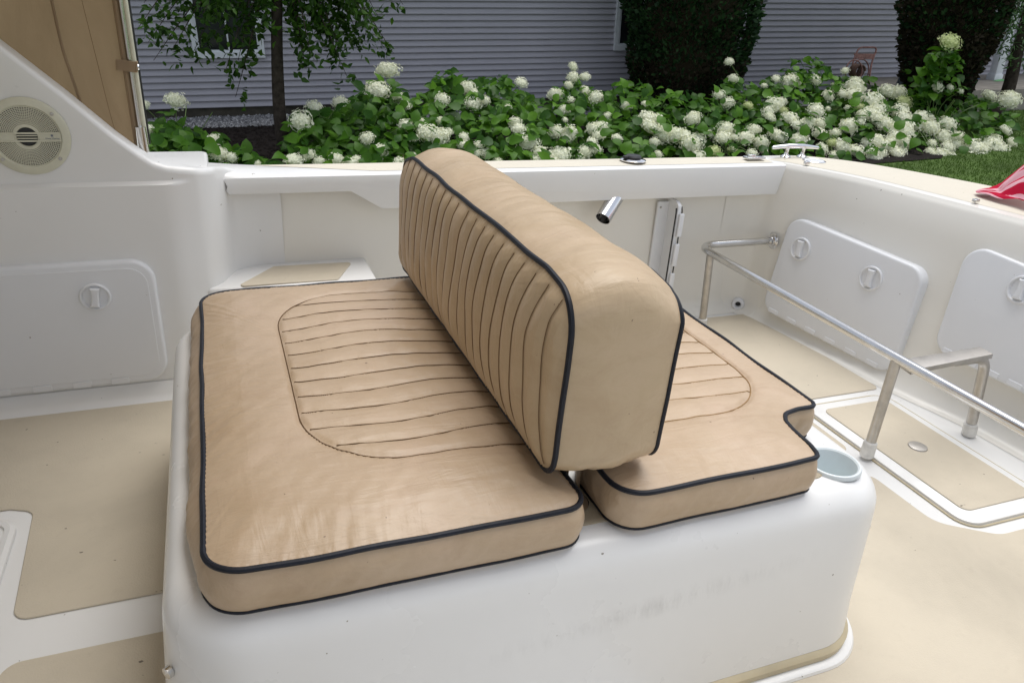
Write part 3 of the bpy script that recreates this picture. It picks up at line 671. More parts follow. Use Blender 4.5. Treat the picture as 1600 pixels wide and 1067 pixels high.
# cut the well out of the shell top
bm_cut = MB(); bm_cut.lathe([(0, -.055), (.0375, -.055), (.0420, .02), (0, .02)], Tc, 36)
co = bpy.data.objects.new('cutter', bm_cut.mesh('cutter', 'cup_blue', 0)); COL.objects.link(co); co.parent = eb; co.matrix_parent_inverse = Matrix.Translation(-BASE[eb])
pad = [c for c in eb.children if c.name.startswith('anti_slip')][0]
bpy.context.view_layer.update()
for ob in (shell, pad):
    md = ob.modifiers.new('cut', 'BOOLEAN'); md.object = co; md.operation = 'DIFFERENCE'; md.solver = 'EXACT'
    dg = bpy.context.evaluated_depsgraph_get(); me = bpy.data.meshes.new_from_object(ob.evaluated_get(dg)); ob.modifiers.clear(); me.name = ob.data.name; ob.data = me
    me.materials.clear(); me.materials.append(MATS['gelcoat_box' if ob is shell else 'diamond_pad']); me.shade_smooth(); me.set_sharp_from_angle(angle=math.radians(50))
bpy.data.objects.remove(co)
mb = MB(); mb.lathe([(.037, -.0545), (0, -.0545)], Tc, 32); part('cup_floor', mb, 'cup_blue', cup)

# ================================================================== CUSHIONS
def cushion(root_, outline, ctr, ct, cb, topf, mapf, mat, N_=760, M_=92, rip_a=.0042, lift=.0016, side_f=None, seams=(), seam_mat='thread', welt_r=.0042, welt2_r=.0030):
    """outline in (a,b); c is the height axis: top welt at ct, bottom welt at cb; topf(a,b,dist)->height over the welt"""
    out = np.array(resample(outline, N_)); C0 = np.array(ctr); nr = np.array(normals2([tuple(p) for p in out]))
    s = 1 - np.linspace(0, 1, M_) ** 1.35 * .997
    A = C0 + (out - C0)[None, :, :] * s[:, None, None]
    flat = A.reshape(-1, 2); d = np.empty(len(flat)); O2 = out[::3]
    for i in range(0, len(flat), 4000): q = flat[i:i + 4000]; d[i:i + 4000] = np.sqrt(((q[:, None, :] - O2[None]) ** 2).sum(2)).min(1)
    d[:N_] = 0
    arc = np.tile(np.arange(N_), M_) * (np.hypot(*(out - np.roll(out, 1, 0)).T).mean())
    h = topf(flat[:, 0], flat[:, 1], d); h[:N_] = 0
    dm = d.reshape(M_, N_).ravel(); rip = np.array([noise.noise(Vector((math.cos(2 * PI * (i % N_) / N_) * 26, math.sin(2 * PI * (i % N_) / N_) * 26, 3.3 + (i // N_) * .012))) for i in range(M_ * N_)])
    amp = np.array([max(0, noise.noise(Vector((math.cos(2 * PI * i / N_) * 3, math.sin(2 * PI * i / N_) * 3, 7.7))) + .35) for i in range(N_)])
    h += rip_a * np.tile(amp, M_) * rip * np.exp(-dm / .05) * np.clip(dm / .008, 0, 1)
    V = [mapf(a, b, ct + hh) for (a, b), hh in zip(flat, h)]; F = []
    for r in range(M_ - 1):
        for i in range(N_): j = (i + 1) % N_; F.append((r * N_ + i, r * N_ + j, (r + 1) * N_ + j, (r + 1) * N_ + i))
    F.append(tuple(range((M_ - 1) * N_, M_ * N_)))
    # boxing strip
    K = 14; o = len(V)
    for k in range(K + 1):
        t = k / K
        for i in range(N_):
            a, b = out[i]; off = side_f(a, b, t, i / N_) if side_f else .006 * math.sin(PI * t)
            V.append(mapf(a + nr[i][0] * off, b + nr[i][1] * off, ct + (cb - ct) * t))
    for k in range(K):
        for i in range(N_): j = (i + 1) % N_; F.append((o + k * N_ + j, o + k * N_ + i, o + (k + 1) * N_ + i, o + (k + 1) * N_ + j))
    F.append(tuple(o + K * N_ + i for i in reversed(range(N_))))
    mb = MB(); mb.v = V; mb.f = F; cov = part('cover', mb, mat, root_, None, 75)
    w1 = MB(); w1.tube([mapf(out[i][0] + nr[i][0] * .0012, out[i][1] + nr[i][1] * .0012, ct + .0006 * math.sin(i * .13)) for i in range(0, N_, 2)], welt_r, 9, True); part('piping', w1, 'welt', root_)
    w2 = MB(); so_ = [(side_f(out[i][0], out[i][1], 1., i / N_) if side_f else 0) + .0005 for i in range(N_)]
    w2.tube([mapf(out[i][0] + nr[i][0] * so_[i], out[i][1] + nr[i][1] * so_[i], cb + (welt2_r if cb < ct else -welt2_r) * .9) for i in range(0, N_, 2)], welt2_r, 8, True); part('piping', w2, 'welt', root_)
    for pts, rr in seams:
        P = np.array(pts); dd = np.sqrt(((P[:, None, :] - O2[None]) ** 2).sum(2)).min(1); hh = topf(P[:, 0], P[:, 1], dd)
        sm_ = MB(); sm_.tube([mapf(a, b, ct + q + lift) for (a, b), q in zip(P, hh)], rr, 5); part('seam', sm_, seam_mat, cov)
    return cov
def vn(f, *xs): return np.array([f(*q) for q in zip(*xs)])
NZ = lambda x, y, s, o=0: np.array([noise.noise(Vector((a * s, b * s, o))) for a, b in zip(x, y)])
def sd_round(x, y, x0, y0, x1, y1, r):
    cx, cy = (x0 + x1) / 2, (y0 + y1) / 2; qx = np.abs(x - cx) - (x1 - x0) / 2 + r; qy = np.abs(y - cy) - (y1 - y0) / 2 + r
    return np.minimum(np.maximum(qx, qy), 0) + np.hypot(np.maximum(qx, 0), np.maximum(qy, 0)) - r
def seat_top(qx0, qx1, qy0, qy1, rows, r, seedo, c1=.014):
    step = (qy1 - qy0) / rows
    def warp(x, y): return .006 * np.sin(x * 11 + y * 4 + seedo) + .004 * np.sin(x * 23 + y * 9)
    def f(x, y, d):
        h = c1 * (1 - np.exp(-d / .045)) + .012 * (1 - np.exp(-d / .15))
        s = sd_round(x, y, qx0, qy0, qx1, qy1, r)
        h += .006 * np.clip(d / .06, 0, 1) * (1 - np.exp(-np.maximum(s, 0) / .022)) - .004 * np.exp(-(s / .0045) ** 2)
        u = ((y + warp(x, y) - qy0) / step) % 1.0; inside = np.clip(-s / .012, 0, 1)
        h += inside * (.0050 * np.abs(np.sin(PI * u)) ** .6 - .003)
        e = np.clip(d / .04, 0, 1)
        h += e * (.0030 * NZ(x, y, 6, seedo) + .0008 * NZ(x * 1.5 + y * 1.2, y - x, 18, seedo + 3))
        h += e * (1 - .6 * inside) * .0016 * NZ(x * .45 + y * .45, (y - x) * 2.2, 14, seedo + 8)
        return h
    seams = []
    for k in range(0, rows + 1):
        yk = qy0 + k * step; xs = np.linspace(qx0 - .02, qx1 + .02, 90); pts = []
        for x in xs:
            y = yk
            for _ in range(3): y = yk - float(warp(np.array(x), np.array(y)))
            if sd_round(np.array(x), np.array(y), qx0, qy0, qx1, qy1, r) < (-.001 if 0 < k < rows else .004): pts.append((x, y))
        if len(pts) > 3 and 0 < k < rows: seams.append((pts, .00085))
    return f, seams
def edge_wave(out, amp, s): return [(x + amp * nz(x * 9, y * 9, s), y + amp * nz(x * 9, y * 9, s + 5)) for x, y in out]
ident = lambda a, b, c: (a, b, c)
def seat_side(seedo, amp=.006, flare=None):
    def f(a, b, t, q): return (flare(a, b) if flare else 0) * math.sin(PI / 2 * min(1, t * 1.25)) + amp * math.sin(PI * t) + .0030 * nz(a * 16 + t * .8, b * 16, seedo + t * 2) * math.sin(PI * min(1, t * 1.3)) + .0022 * nz(a * 45 + t * 2.2, b * 45, seedo + 7) * math.sin(PI * t)
    return f
# left (forward) seat
out = edge_wave(resample(rpoly([(-.060, .752), (.438, .748), (.438, 1.668), (-.056, 1.662)], [.048, .032, .04, .06], 10), 400), .003, 1)
cA = thing('seat_cushion', 'tan pleated seat cushion with navy piping, left of the backrest and nearest the camera', 'cushion', (.19, 1.2, ZB + .003), 'seat cushions on the engine box')
fA, sA = seat_top(.083, .60, .905, 1.555, 12, .15, 2)
bord = [(x, y) for x, y in resample(rrect(.083, .905, .60, 1.555, .15, 14), 300) if x < .432]
i0 = max(range(len(bord)), key=lambda i: math.dist(bord[i], bord[i - 1])); bord = bord[i0:] + bord[:i0]
cushion(cA, out, (.19, 1.2), .4005, ZB + .004, fA, ident, 'vinyl', side_f=seat_side(3, .007, lambda a, b: .019 * max(0, min(1, (-.01 - a) / .04)) * max(.12, min(1, (b - .77) / .12)) + .002), seams=sA + [(bord, .00095)])
# right (aft) seat with the notch for the cup holder
notch = [(.496, .752), (.852, .758), (.862, .792), (.868, .838), (.874, .866), (.890, .888), (.925, .896), (.968, .897), (.968, 1.668), (.496, 1.668)]
out = edge_wave(resample(rpoly(notch, [.045, .016, .03, .03, .02, .02, .03, .014, .07, .04], 8), 500), .003, 11)
cB = thing('seat_cushion', 'tan pleated seat cushion notched around the cup holder, right of the backrest', 'cushion', (.73, 1.2, ZB + .003), 'seat cushions on the engine box')
fB, sB = seat_top(.35, .905, .905, 1.555, 12, .15, 5, .004)
bord = [(x, y) for x, y in resample(rrect(.35, .905, .905, 1.555, .15, 14), 300) if x > .503]
i0 = max(range(len(bord)), key=lambda i: math.dist(bord[i], bord[i - 1])); bord = bord[i0:] + bord[:i0]
cushion(cB, out, (.72, 1.22), .4005, ZB + .004, fB, ident, 'vinyl', side_f=seat_side(13, .008), seams=[(p, r) for p, r in sB] + [(bord, .00095)], seam_mat='thread_light', rip_a=.0014)
# backrest: the same build on edge; a = y, b = z, height axis = -x
rb = thing('backrest', 'upright tan backrest with pleated face and navy piping between the two seats', 'backrest', (.478, 1.22, ZB + .003))
BX0, BX1 = .396, .562
out = resample(rpoly([(.778, .437), (1.678, .430), (1.688, .672), (1.60, .700), (1.2, .706), (.87, .712), (.772, .700)], [.030, .035, .055, .10, .3, .08, .058], 10), 460)
out = edge_wave(out, .0035, 21)
NB = 19
def bwarp(y, z): t = (z - .57) / .14; return .010 * np.sin(t * 1.6 + y * 5) * (1 + .4 * np.sin(y * 9)) + .016 * (t + .2) ** 2 * np.where(y < 1.22, 1, .6) - .008
def fBk(y, z, d):
    h = .020 * (1 - np.exp(-d / .028)) + .006 * (1 - np.exp(-d / .08))
    u = ((y + bwarp(y, z) - .80) / (.86 / NB)) % 1.0; e = np.clip(d / .018, 0, 1)
    h += e * (.0058 * np.abs(np.sin(PI * u)) ** .8 - .003)
    h += np.clip(d / .03, 0, 1) * (.004 * NZ(y, z, 9, 31) + .0022 * NZ(y * 2.2, z * .7, 16, 37))
    return h
seamsB = []
for k in range(0, NB + 1):
    yk = .80 + k * .86 / NB; pts = []
    for z in np.linspace(.425, .72, 60):
        y = yk
        for _ in range(4): y = yk - float(bwarp(np.array(y), np.array(z)))
        pts.append((y, z))
    pts = [p for p in pts if sd_round(np.array(p[0]), np.array(p[1]), .776, .435, 1.686, .706, .05) < -.001]
    if len(pts) > 5: seamsB.append((pts, .0007))
def back_side(a, b, t, q):
    top = max(0, (b - .66) / .04); top = min(1, top)
    r = (.011 + .020 * top) * math.sin(PI * t) ** .8 - .016 * top * t + .004 * nz(a * 10 + t, b * 10, 41 + t * 3) * math.sin(PI * t)
    if b < .46: r += (.006 * nz(a * 60 + t * 3, b * 20, 51 + t * 5) + .005 * nz(a * 20, t * 9, 61)) * math.sin(PI * t) ** .6
    r += .0022 * nz(a * 40, b * 40 + t * 3, 71) * math.sin(PI * t)
    return r
cushion(rb, out, (1.225, .572), -BX0, -BX1, fBk, lambda a, b, c: (-c + (b - .57) * .02, a, b), 'vinyl_back', side_f=back_side, seams=seamsB, seam_mat='thread_back', M_=110, rip_a=.0010, lift=.0020, welt2_r=.0040)
for y in (.845, 1.60):
    mb = MB(); mb.slab(rrect(.452, y - .004, .474, y + .004, .001, 2), ZB + .006, .47); part('support_bar', mb, 'steel', rb)
    mb = MB(); mb.lathe([(.026, .0), (.026, .004), (.022, .008), (.012, .010), (.010, .016), (0, .017)], Matrix.Translation((.463, y - .006, ZB + .0028)), 24); part('pivot', mb, 'chrome', rb)

# ================================================================== CANVAS SIDE CURTAIN
YC = 2.06
cv = thing('canvas_curtain', 'tan canvas side curtain strapped to a steel pole above the cabin side', 'curtain', (-.6, YC, .7))
px = lambda z: -.150 - .052 * (z - .62)
wl = lambda x: (.652 if x > -.185 else .655 + (-.185 - x) * 1.0)           # along the wing's sloping edge
mb = MB(); NXc, NZc = 46, 40; vs = []
for i in range(NXc + 1):
    t = i / NXc
    for j in range(NZc + 1):
        s = j / NZc; z1 = 1.80; x_at = lambda z: -1.6 + (px(z) - 1.6 * -1) * t
        xb = -1.6 + (px(.66) + 1.6) * t; zb = wl(xb) - .02; xt_ = -1.6 + (px(z1) + 1.6) * t
        x = xb + (xt_ - xb) * s; z = zb + (z1 - zb) * s
        y = YC + .012 * nz(x * 4, z * 3, 3) + .006 * nz(x * 11 + z * 4, z * 5, 9)
        vs.append((x, y, z))
mb.add(vs, [(i * (NZc + 1) + j, (i + 1) * (NZc + 1) + j, (i + 1) * (NZc + 1) + j + 1, i * (NZc + 1) + j + 1) for i in range(NXc) for j in range(NZc)])
panel_o = part('cloth', mb, 'canvas', cv)
def cvline(pts, r, nm, mat, par=cv):
    mb = MB(); mb.tube(curve(pts, 24), r, 8); return part(nm, mb, mat, par)
a0, a1 = onY(76, -20, YC - .012), onY(130, 172, YC - .012); cvline([a0, onY(96, 70, YC - .014), onY(112, 120, YC - .014), a1], .0030, 'seam_roll', 'canvas')
for pts in ([(125, -10), (150, 90), (170, 170), (182, 212)],):
    cvline([onY(u, v, YC - .0125) for u, v in pts], .0006, 'stitching', 'thread_back', cv)
pb, pt = Vector(onY(224, 226, YC)), Vector(onY(181, -60, YC)); pd = (pt - pb).normalized()
pole = MB(); pole.tube([pb - pd * .01, pb + pd * 1.25], .0085, 14); pole = part('pole', pole, 'steel', cv)
off = Vector((.013, .006, 0)); mb = MB(); mb.tube([pb + off, pb + off + pd * 1.25], .0035, 8); part('edge_rope', mb, 'black_plastic', cv)
off = Vector((-.014, -.004, 0)); mb = MB(); mb.tube([pb + off, pb + off + pd * 1.25], .0055, 8); part('hem', mb, 'canvas', cv)
off = Vector((.008, -.008, 0)); mb = MB(); mb.tube([pb + off, pb + off + pd * 1.25], .0050, 10); part('zip_track', mb, 'speaker_cream', cv)
q = Vector(onY(197, 102, YC)); mb = MB(); mb.box((q.x, YC - .017, q.z), (.040, .004, .024), Matrix.Rotation(.12, 3, 'Y'), .002); mb.box((q.x + .022, YC - .008, q.z - .002), (.006, .022, .024), Matrix.Rotation(.12, 3, 'Y'), .002); part('strap', mb, 'canvas', cv)
mb = MB(); mb.lathe([(.0075, 0), (.006, .003), (0, .0035)], frame((q.x + .025, YC - .010, q.z - .003), (0, 1, 0), (0, 0, 1)), 14); part('snap', mb, 'chrome', cv)
e = Vector(onY(222, 218, YC - .01)); mb = MB(); mb.tube([e + pd * .03, e, e - pd * .03], [.0125, .013, .013], 14); mb.box((e.x - .002, YC - .008, e.z - .045), (.016, .020, .040), Matrix.Rotation(-.2, 3, 'Y'), .003); mb.box((e.x - .002, YC - .012, e.z - .068), (.055, .03, .005), Matrix.Rotation(.65, 3, 'Y'), .002); part('pole_foot', mb, 'steel', cv)

# ================================================================== FLAG ON THE TRANSOM
f0 = Vector(onZ(1565, 314, ZC + .012)); fl = thing('flag', 'crumpled red and white striped flag lying on the transom top', 'flag', tuple(f0))
tip = Vector(onZ(1524, 302, ZC + .012)); far = Vector(onZ(1640, 300, ZC + .012)); dirf = (Vector(onZ(1640, 318, ZC + .012)) - tip); Lf = dirf.length; dirf.normalize(); side_v = Vector((-dirf.y, dirf.x, 0)); 
mb = MB(); NA, NBb = 60, 44; vs = []; st = []
for i in range(NA + 1):
    t = i / NA
    for j in range(NBb + 1):
        s = j / NBb - .5; wd = .02 + .34 * t ** .75
        hgt = .010 + .26 * max(0, t - .28) ** .8 * max(0, 1 - (2 * s - .15) ** 2) + .026 * t ** .5 * abs(math.sin(s * 13 + t * 3 + 1.2 * nz(t * 5, s * 4, 2))) + .012 * t * nz(t * 7, s * 9, 4)
        p = tip + dirf * (Lf * t * 1.1) + side_v * (wd * s * (1 + .2 * nz(t * 4, s * 3, 8))) + Vector((0, 0, max(.0, hgt) - .006))
        vs.append(tuple(p)); st.append((s * 5.5 + 2.2 * t + .5 * nz(t * 3, s * 3, 14)))
mb.add(vs, [(i * (NBb + 1) + j, (i + 1) * (NBb + 1) + j, (i + 1) * (NBb + 1) + j + 1, i * (NBb + 1) + j + 1) for i in range(NA) for j in range(NBb)])
fo = part('cloth', mb, 'flag_cloth', fl, None, 60); at_ = fo.data.attributes.new('stripe', 'FLOAT', 'POINT'); at_.data.foreach_set('value', st)

#YARD
# ================================================================== THE YARD
def hl(x, d, z): return HOUSE @ Vector((x, d, z))          # along wall, distance, height
DH = 13.8
mb = MB(); mb.add([(-250, -250, G), (250, -250, G), (250, 250, G), (-250, 250, G)], [(0, 1, 2, 3)]); struct('ground', mb, 'soil_lawn', 'lawn ground around the house')
mb = MB(); bed = [(-9, 8.9), (3, 8.9), (7.2, 8.45), (8.8, 8.55), (9.6, 9.3), (9.5, 11.6), (8, 12.9), (-9, 12.9)]
mb.add([hl(x, d, G + .012) for x, d in bed], [tuple(range(len(bed)))]); struct('mulch_bed', mb, 'mulch', 'dark mulch bed along the house')
mb = MB(); rng = np.random.RandomState(3)
def chips(mb, x0, x1, d0, d1, n, smin, smax, flat=.5, z=G + .016):
    for _ in range(n):
        c = hl(rng.uniform(x0, x1), rng.uniform(d0, d1), z); s = rng.uniform(smin, smax); a = rng.uniform(0, 6.28)
        p = [c + Vector((math.cos(a + q) * s * rng.uniform(.6, 1.2), math.sin(a + q) * s * rng.uniform(.6, 1.2), rng.uniform(0, .3) * s)) for q in (0, 1.57, 3.14, 4.71)]
        mb.add(p + [c + Vector((0, 0, s * flat + .004))], [(0, 1, 4), (1, 2, 4), (2, 3, 4), (3, 0, 4)])
chips(mb, -4, 9.2, 8.9, 12.8, 9000, .012, .045, .45); struct('mulch', mb, 'mulch', 'loose dark bark mulch', kind='stuff', smooth=0)
mb = MB(); mb.add([hl(-9, 12.9, G + .016), hl(10, 12.9, G + .016), hl(10, DH, G + .016), hl(-9, DH, G + .016)], [(0, 1, 2, 3)]); struct('gravel_strip', mb, 'stone', 'grey gravel strip at the foot of the house')
mb = MB(); chips(mb, -3.5, 6, 12.75, DH - .02, 6500, .012, .034, .8, G + .018); struct('gravel', mb, 'stone', 'loose grey gravel stones', kind='stuff', smooth=0)
# grass blades over the lawn in view
mb = MB(); gv = []; gf = []
for _ in range(90000):
    x = rng.uniform(6.5, 16); d = rng.uniform(5.6, 12.4)
    if x < 9.6 and d > np.interp(x, [6.5, 7.2, 8.8, 9.6], [8.52, 8.45, 8.55, 9.3]) + rng.uniform(-.08, .06): continue
    c = hl(x, d, G); a = rng.uniform(0, 6.28); h_ = rng.uniform(.015, .042); w_ = .005
    o = len(gv); lx, ly = math.cos(a), math.sin(a)
    gv += [(c.x - ly * w_, c.y + lx * w_, G), (c.x + ly * w_, c.y - lx * w_, G), (c.x + lx * h_ * .5, c.y + ly * h_ * .5, G + h_)]; gf.append((o, o + 1, o + 2))
mb.v = gv; mb.f = gf; struct('grass', mb, 'grass', 'short mown grass right of the flower bed', kind='stuff', smooth=0)
# patio slab with things on it
mb = MB(); T = HOUSE
mb.slab(rpoly([(10.9, 11.75), (24, 11.75), (24, DH - .06), (10.9, DH - .06)], .02), G - .05, G + .40, T, .015, 2); o = bpy.data.objects.new('patio', mb.mesh('patio', 'concrete')); COL.objects.link(o); o['kind'] = 'structure'; o['label'] = 'concrete patio slab by the house'
# ---------------- house
SB = -1.085; EXP = .1016
hs_ = thing('house', 'house clad in grey horizontal vinyl siding behind the flower bed', 'house', tuple(hl(4, DH + 2.5, G)), None, False)
prof = [(.01, .012), (-.040, .0), (-.044, .010), (-.024, EXP * .55), (-.002, EXP + .012)]
XA, XB = -9., 24.
me_board = None
for r in range(46):
    z = SB + r * EXP; k = MB(); k.add([hl(x, DH + y, z + dz) for x in (XA, XB) for y, dz in prof], [(i, i + 5, i + 6, i + 1) for i in range(4)])
    if me_board is None:
        bo = part('siding_board', k, 'vinyl_siding', hs_, None, 25); me_board = bo.data
    else:
        bo = bpy.data.objects.new('siding_board', me_board); COL.objects.link(bo); bo.parent = hs_; bo.location = (0, 0, r * EXP)
k = MB(); k.box((0, 0, 0), (33, .16, 1.2)); k.v = [tuple(hl(7.5 + p[0], DH + .1 + p[1], SB - .6 + .02 + p[2])) for p in k.v]; part('foundation', k, 'foundation', hs_)
k = MB(); k.box((0, 0, 0), (32.9, 5, 4.6)); k.v = [tuple(hl(7.5 + p[0], DH + 2.52 + p[1], SB + 2.32 + p[2])) for p in k.v]; part('wall', k, 'foundation', hs_)
k = MB(); k.box((0, 0, 0), (34, 6.4, .16)); k.v = [tuple(hl(7.5 + p[0], DH + 2.2 + p[1], SB + 4.78 + p[2])) for p in k.v]; part('roof', k, 'roofing', hs_)
def window(x0, x1, z0, z1, mull=True, label=None):
    f = MB(); t = .075; y0 = DH - .035
    def bx(mb, xa, xb, za, zb, ya, yb, bev=.006): mb.box((0, 0, 0), (xb - xa, yb - ya, zb - za), None, bev); n_ = len(mb.v)
    def add(mb, xa, xb, za, zb, ya, yb):
        q = MB(); q.box((0, 0, 0), (xb - xa, yb - ya, zb - za)); mb.add([hl((xa + xb) / 2 + p[0], (ya + yb) / 2 + p[1], (za + zb) / 2 + p[2]) for p in q.v], q.f)
    add(f, x0, x0 + t, z0 + t * 1.25, z1 - t, DH - .085, DH); add(f, x1 - t, x1, z0 + t * 1.25, z1 - t, DH - .085, DH); add(f, x0, x1, z1 - t, z1, DH - .087, DH); add(f, x0, x1, z0, z0 + t * 1.25, DH - .092, DH)
    wn = part('window', f, 'trim_white', hs_, label, 20)
    g = MB(); add(g, x0 + t, x1 - t, z0 + t * 1.25, z1 - t, DH - .056, DH - .050); part('pane', g, 'window_glass', wn, None, 0)
    s = MB(); w_ = .03; a, b_, c, d_ = x0 + t, x1 - t, z0 + t * 1.25, z1 - t
    add(s, a, a + w_, c + w_, d_, DH - .066, DH - .052); add(s, b_ - w_, b_, c + w_, d_, DH - .066, DH - .052); add(s, a, b_, c, c + w_, DH - .068, DH - .052)
    if mull: add(s, (a + b_) / 2 - .012, (a + b_) / 2 + .012, c + w_, d_, DH - .065, DH - .052)
    part('sash', s, 'trim_white', wn, None, 0)
def hx(u, v, D=DH):
    p = yard(u, v, D); q = HOUSE.inverted() @ p; return q.x, q.z
xa, za = hx(304, 91); xb, _ = hx(415, 90); window(xa, xb, za, za + 1.3, True, 'white framed window behind the small tree')
xa, za = hx(957, 79); window(xa, xa + 1.05, za, za + 1.5, True, 'white framed window half behind the tall cedar')
# porch column
xc, zc_ = hx(1553, 124, 12.95); col = thing('porch_column', 'square white porch column on the concrete patio', 'column', tuple(hl(xc, 12.95, G + .40)), None, False)
k = MB(); k.slab(rrect(-.085, -.085, .085, .085, .008, 2), G + .42, 3.6, HOUSE @ Matrix.Translation((xc, 12.95, 0)), .004, 1); part('shaft', k, 'trim_white', col)
k = MB(); k.slab(rrect(-.105, -.105, .105, .105, .008, 2), G + .40, G + .52, HOUSE @ Matrix.Translation((xc, 12.95, 0)), .01, 2); part('base', k, 'trim_white', col)
# ---------------- leaf makers
def leaf_pts(c, d, nrm, L, W, curl=.12):
    d = d.normalized(); s = d.cross(nrm).normalized(); u = s.cross(d)
    return [c, c + d * L * .28 + s * W * .5 + u * L * curl * .5, c + d * L * .62 + s * W * .36 + u * L * curl * .2, c + d * L - u * L * curl * .6,
            c + d * L * .62 - s * W * .36 + u * L * curl * .2, c + d * L * .28 - s * W * .5 + u * L * curl * .5, c + d * L * .45]
LF = [(0, 1, 6), (1, 2, 6), (2, 3, 6), (3, 4, 6), (4, 5, 6), (5, 0, 6)]
def rv(): v = Vector(rng.normal(size=3)); return v.normalized()
# ---------------- small tree left
def tree(name, label, trunk, tr, twigs, leafmat, L, W, n_leaf, spread, extra=None, group=None):
    t = thing(name, label, 'tree', (trunk[0].x, trunk[0].y, G), None, False)
    k = MB(); path = curve(trunk, 30); k.tube(path, [tr * (1 - .45 * i / 30) * (1 + .06 * nz(i * .7, 2, 1)) for i in range(31)], 12); part('trunk', k, 'bark', t)
    cr = MB(); br = MB(); lv = []; lf = []
    for a, b_, c, dens in twigs:
        pts = curve([a, b_, c], 16); br.tube(pts, [.010 * (1 - .85 * i / 16) + .0015 for i in range(17)], 5)
        for _ in range(int(n_leaf * dens)):
            q = pts[min(16, int(16 * rng.beta(1.6, 1.0)))] + rv() * rng.uniform(0, spread) + Vector((0, 0, -rng.uniform(0, spread)))
            d = (rv() * 1.0 + Vector((0, 0, -.3))); P = leaf_pts(q, d, rv(), L * rng.uniform(.7, 1.2), W * rng.uniform(.7, 1.15)); o = len(lv); lv += [tuple(p) for p in P]; lf += [tuple(i + o for i in f) for f in LF]
    part('limbs', br, 'bark', t); cr.v = lv; cr.f = lf; part('crown', cr, leafmat, t, None, 0, 'stuff'); return t
D1 = 9.9; tb = yardg(441, D1)
def T1(u, v, dd=0): return yard(u, v, D1 + dd)
tw = []
tops = T1(432, -60)
for u, v, dd, dens in [(215, 45, -.3, .8), (232, 66, .2, .8), (268, 80, -.2, 1), (300, 86, .3, .9), (255, 20, .2, 1.2), (318, 22, -.5, 1.4), (345, 40, .1, .8), (305, 5, .3, 1.5), (372, 18, -.3, 1.3), (395, 30, .3, .9),
                       (352, 112, -.4, .7), (372, 95, -.3, .4), (390, 88, 0, .5), (368, 152, -.4, .35), (412, 50, -.2, .7), (455, 35, .2, 1.4), (470, 60, -.2, 1.4), (485, 85, -.4, 1.2), (478, 108, -.3, .7), (500, 45, .3, 1.6), (520, 70, -.1, 1.4),
                       (545, 55, .3, 1.5), (535, 88, -.2, .9), (543, 122, -.3, .6), (568, 72, .3, 1.2), (575, 40, -.1, 1.4), (600, 75, .2, .8), (615, 84, .1, .5), (590, 25, .4, 1.1), (560, 15, -.3, 1.5), (500, 10, -.2, 1.5), (630, 8, .3, .7), (225, 5, .1, .8), (412, 10, -.6, 1.8), (350, -5, -.6, 1.8), (240, 95, .1, .0)]:
    c = T1(u, v, dd); st_ = T1(433 + (u - 433) * .1, -70 - .25 * abs(u - 433), dd * .1); md = T1(433 + (u - 433) * .68, v - 75 - .06 * abs(u - 433), dd * .6); tw.append((st_, md, c, dens))
for _ in range(22):
    a = rng.uniform(0, 6.28); r = rng.uniform(.8, 2.2); c = tb + Vector((math.cos(a) * r, math.sin(a) * r, rng.uniform(2.7, 4.4))); tw.append((tops, (tops + c) / 2 + Vector((0, 0, .35)), c, 1.2))
tree('small_tree', 'small leafy tree with a thin dark trunk before the left window', [tb, T1(439, 200), T1(433, 90), tops, tops + Vector((.05, .1, .9))], .088, tw, 'tree_leaf', .105, .058, 95, .17)
# ---------------- tree at right edge
D2 = 11.0; tb2 = yardg(1556, D2); T2 = lambda u, v, dd=0: yard(u, v, D2 + dd); tw = []
for u, v, dd, dens in [(1545, 20, 0, 1.2), (1550, 50, -.2, 1.2), (1562, 75, .1, 1.1), (1575, 90, -.2, 1), (1555, 0, .3, 1.3), (1580, 40, -.3, 1.6), (1595, 70, 0, 1.5), (1600, 20, .3, 1.5), (1610, 95, -.2, 1.2), (1630, 50, .1, 1.5), (1570, 15, .2, 1.4), (1600, -20, 0, 1.5), (1538, 75, -.1, .3), (1590, 100, .2, .5), (1650, 80, 0, 1), (1570, -30, 0, 1.5), (1640, -10, 0, 1.5)]:
    c = T2(u, v, dd); tw.append((T2(1612, -60), T2((u + 1610) / 2, v - 45, dd * .5), c, dens))
tree('small_tree', 'feathery green tree with a leaning dark trunk at the right edge', [tb2, T2(1572, 150), T2(1590, 80), T2(1612, -10), T2(1620, -140)], .125, tw, 'fine_tree_leaf', .11, .03, 75, .20)
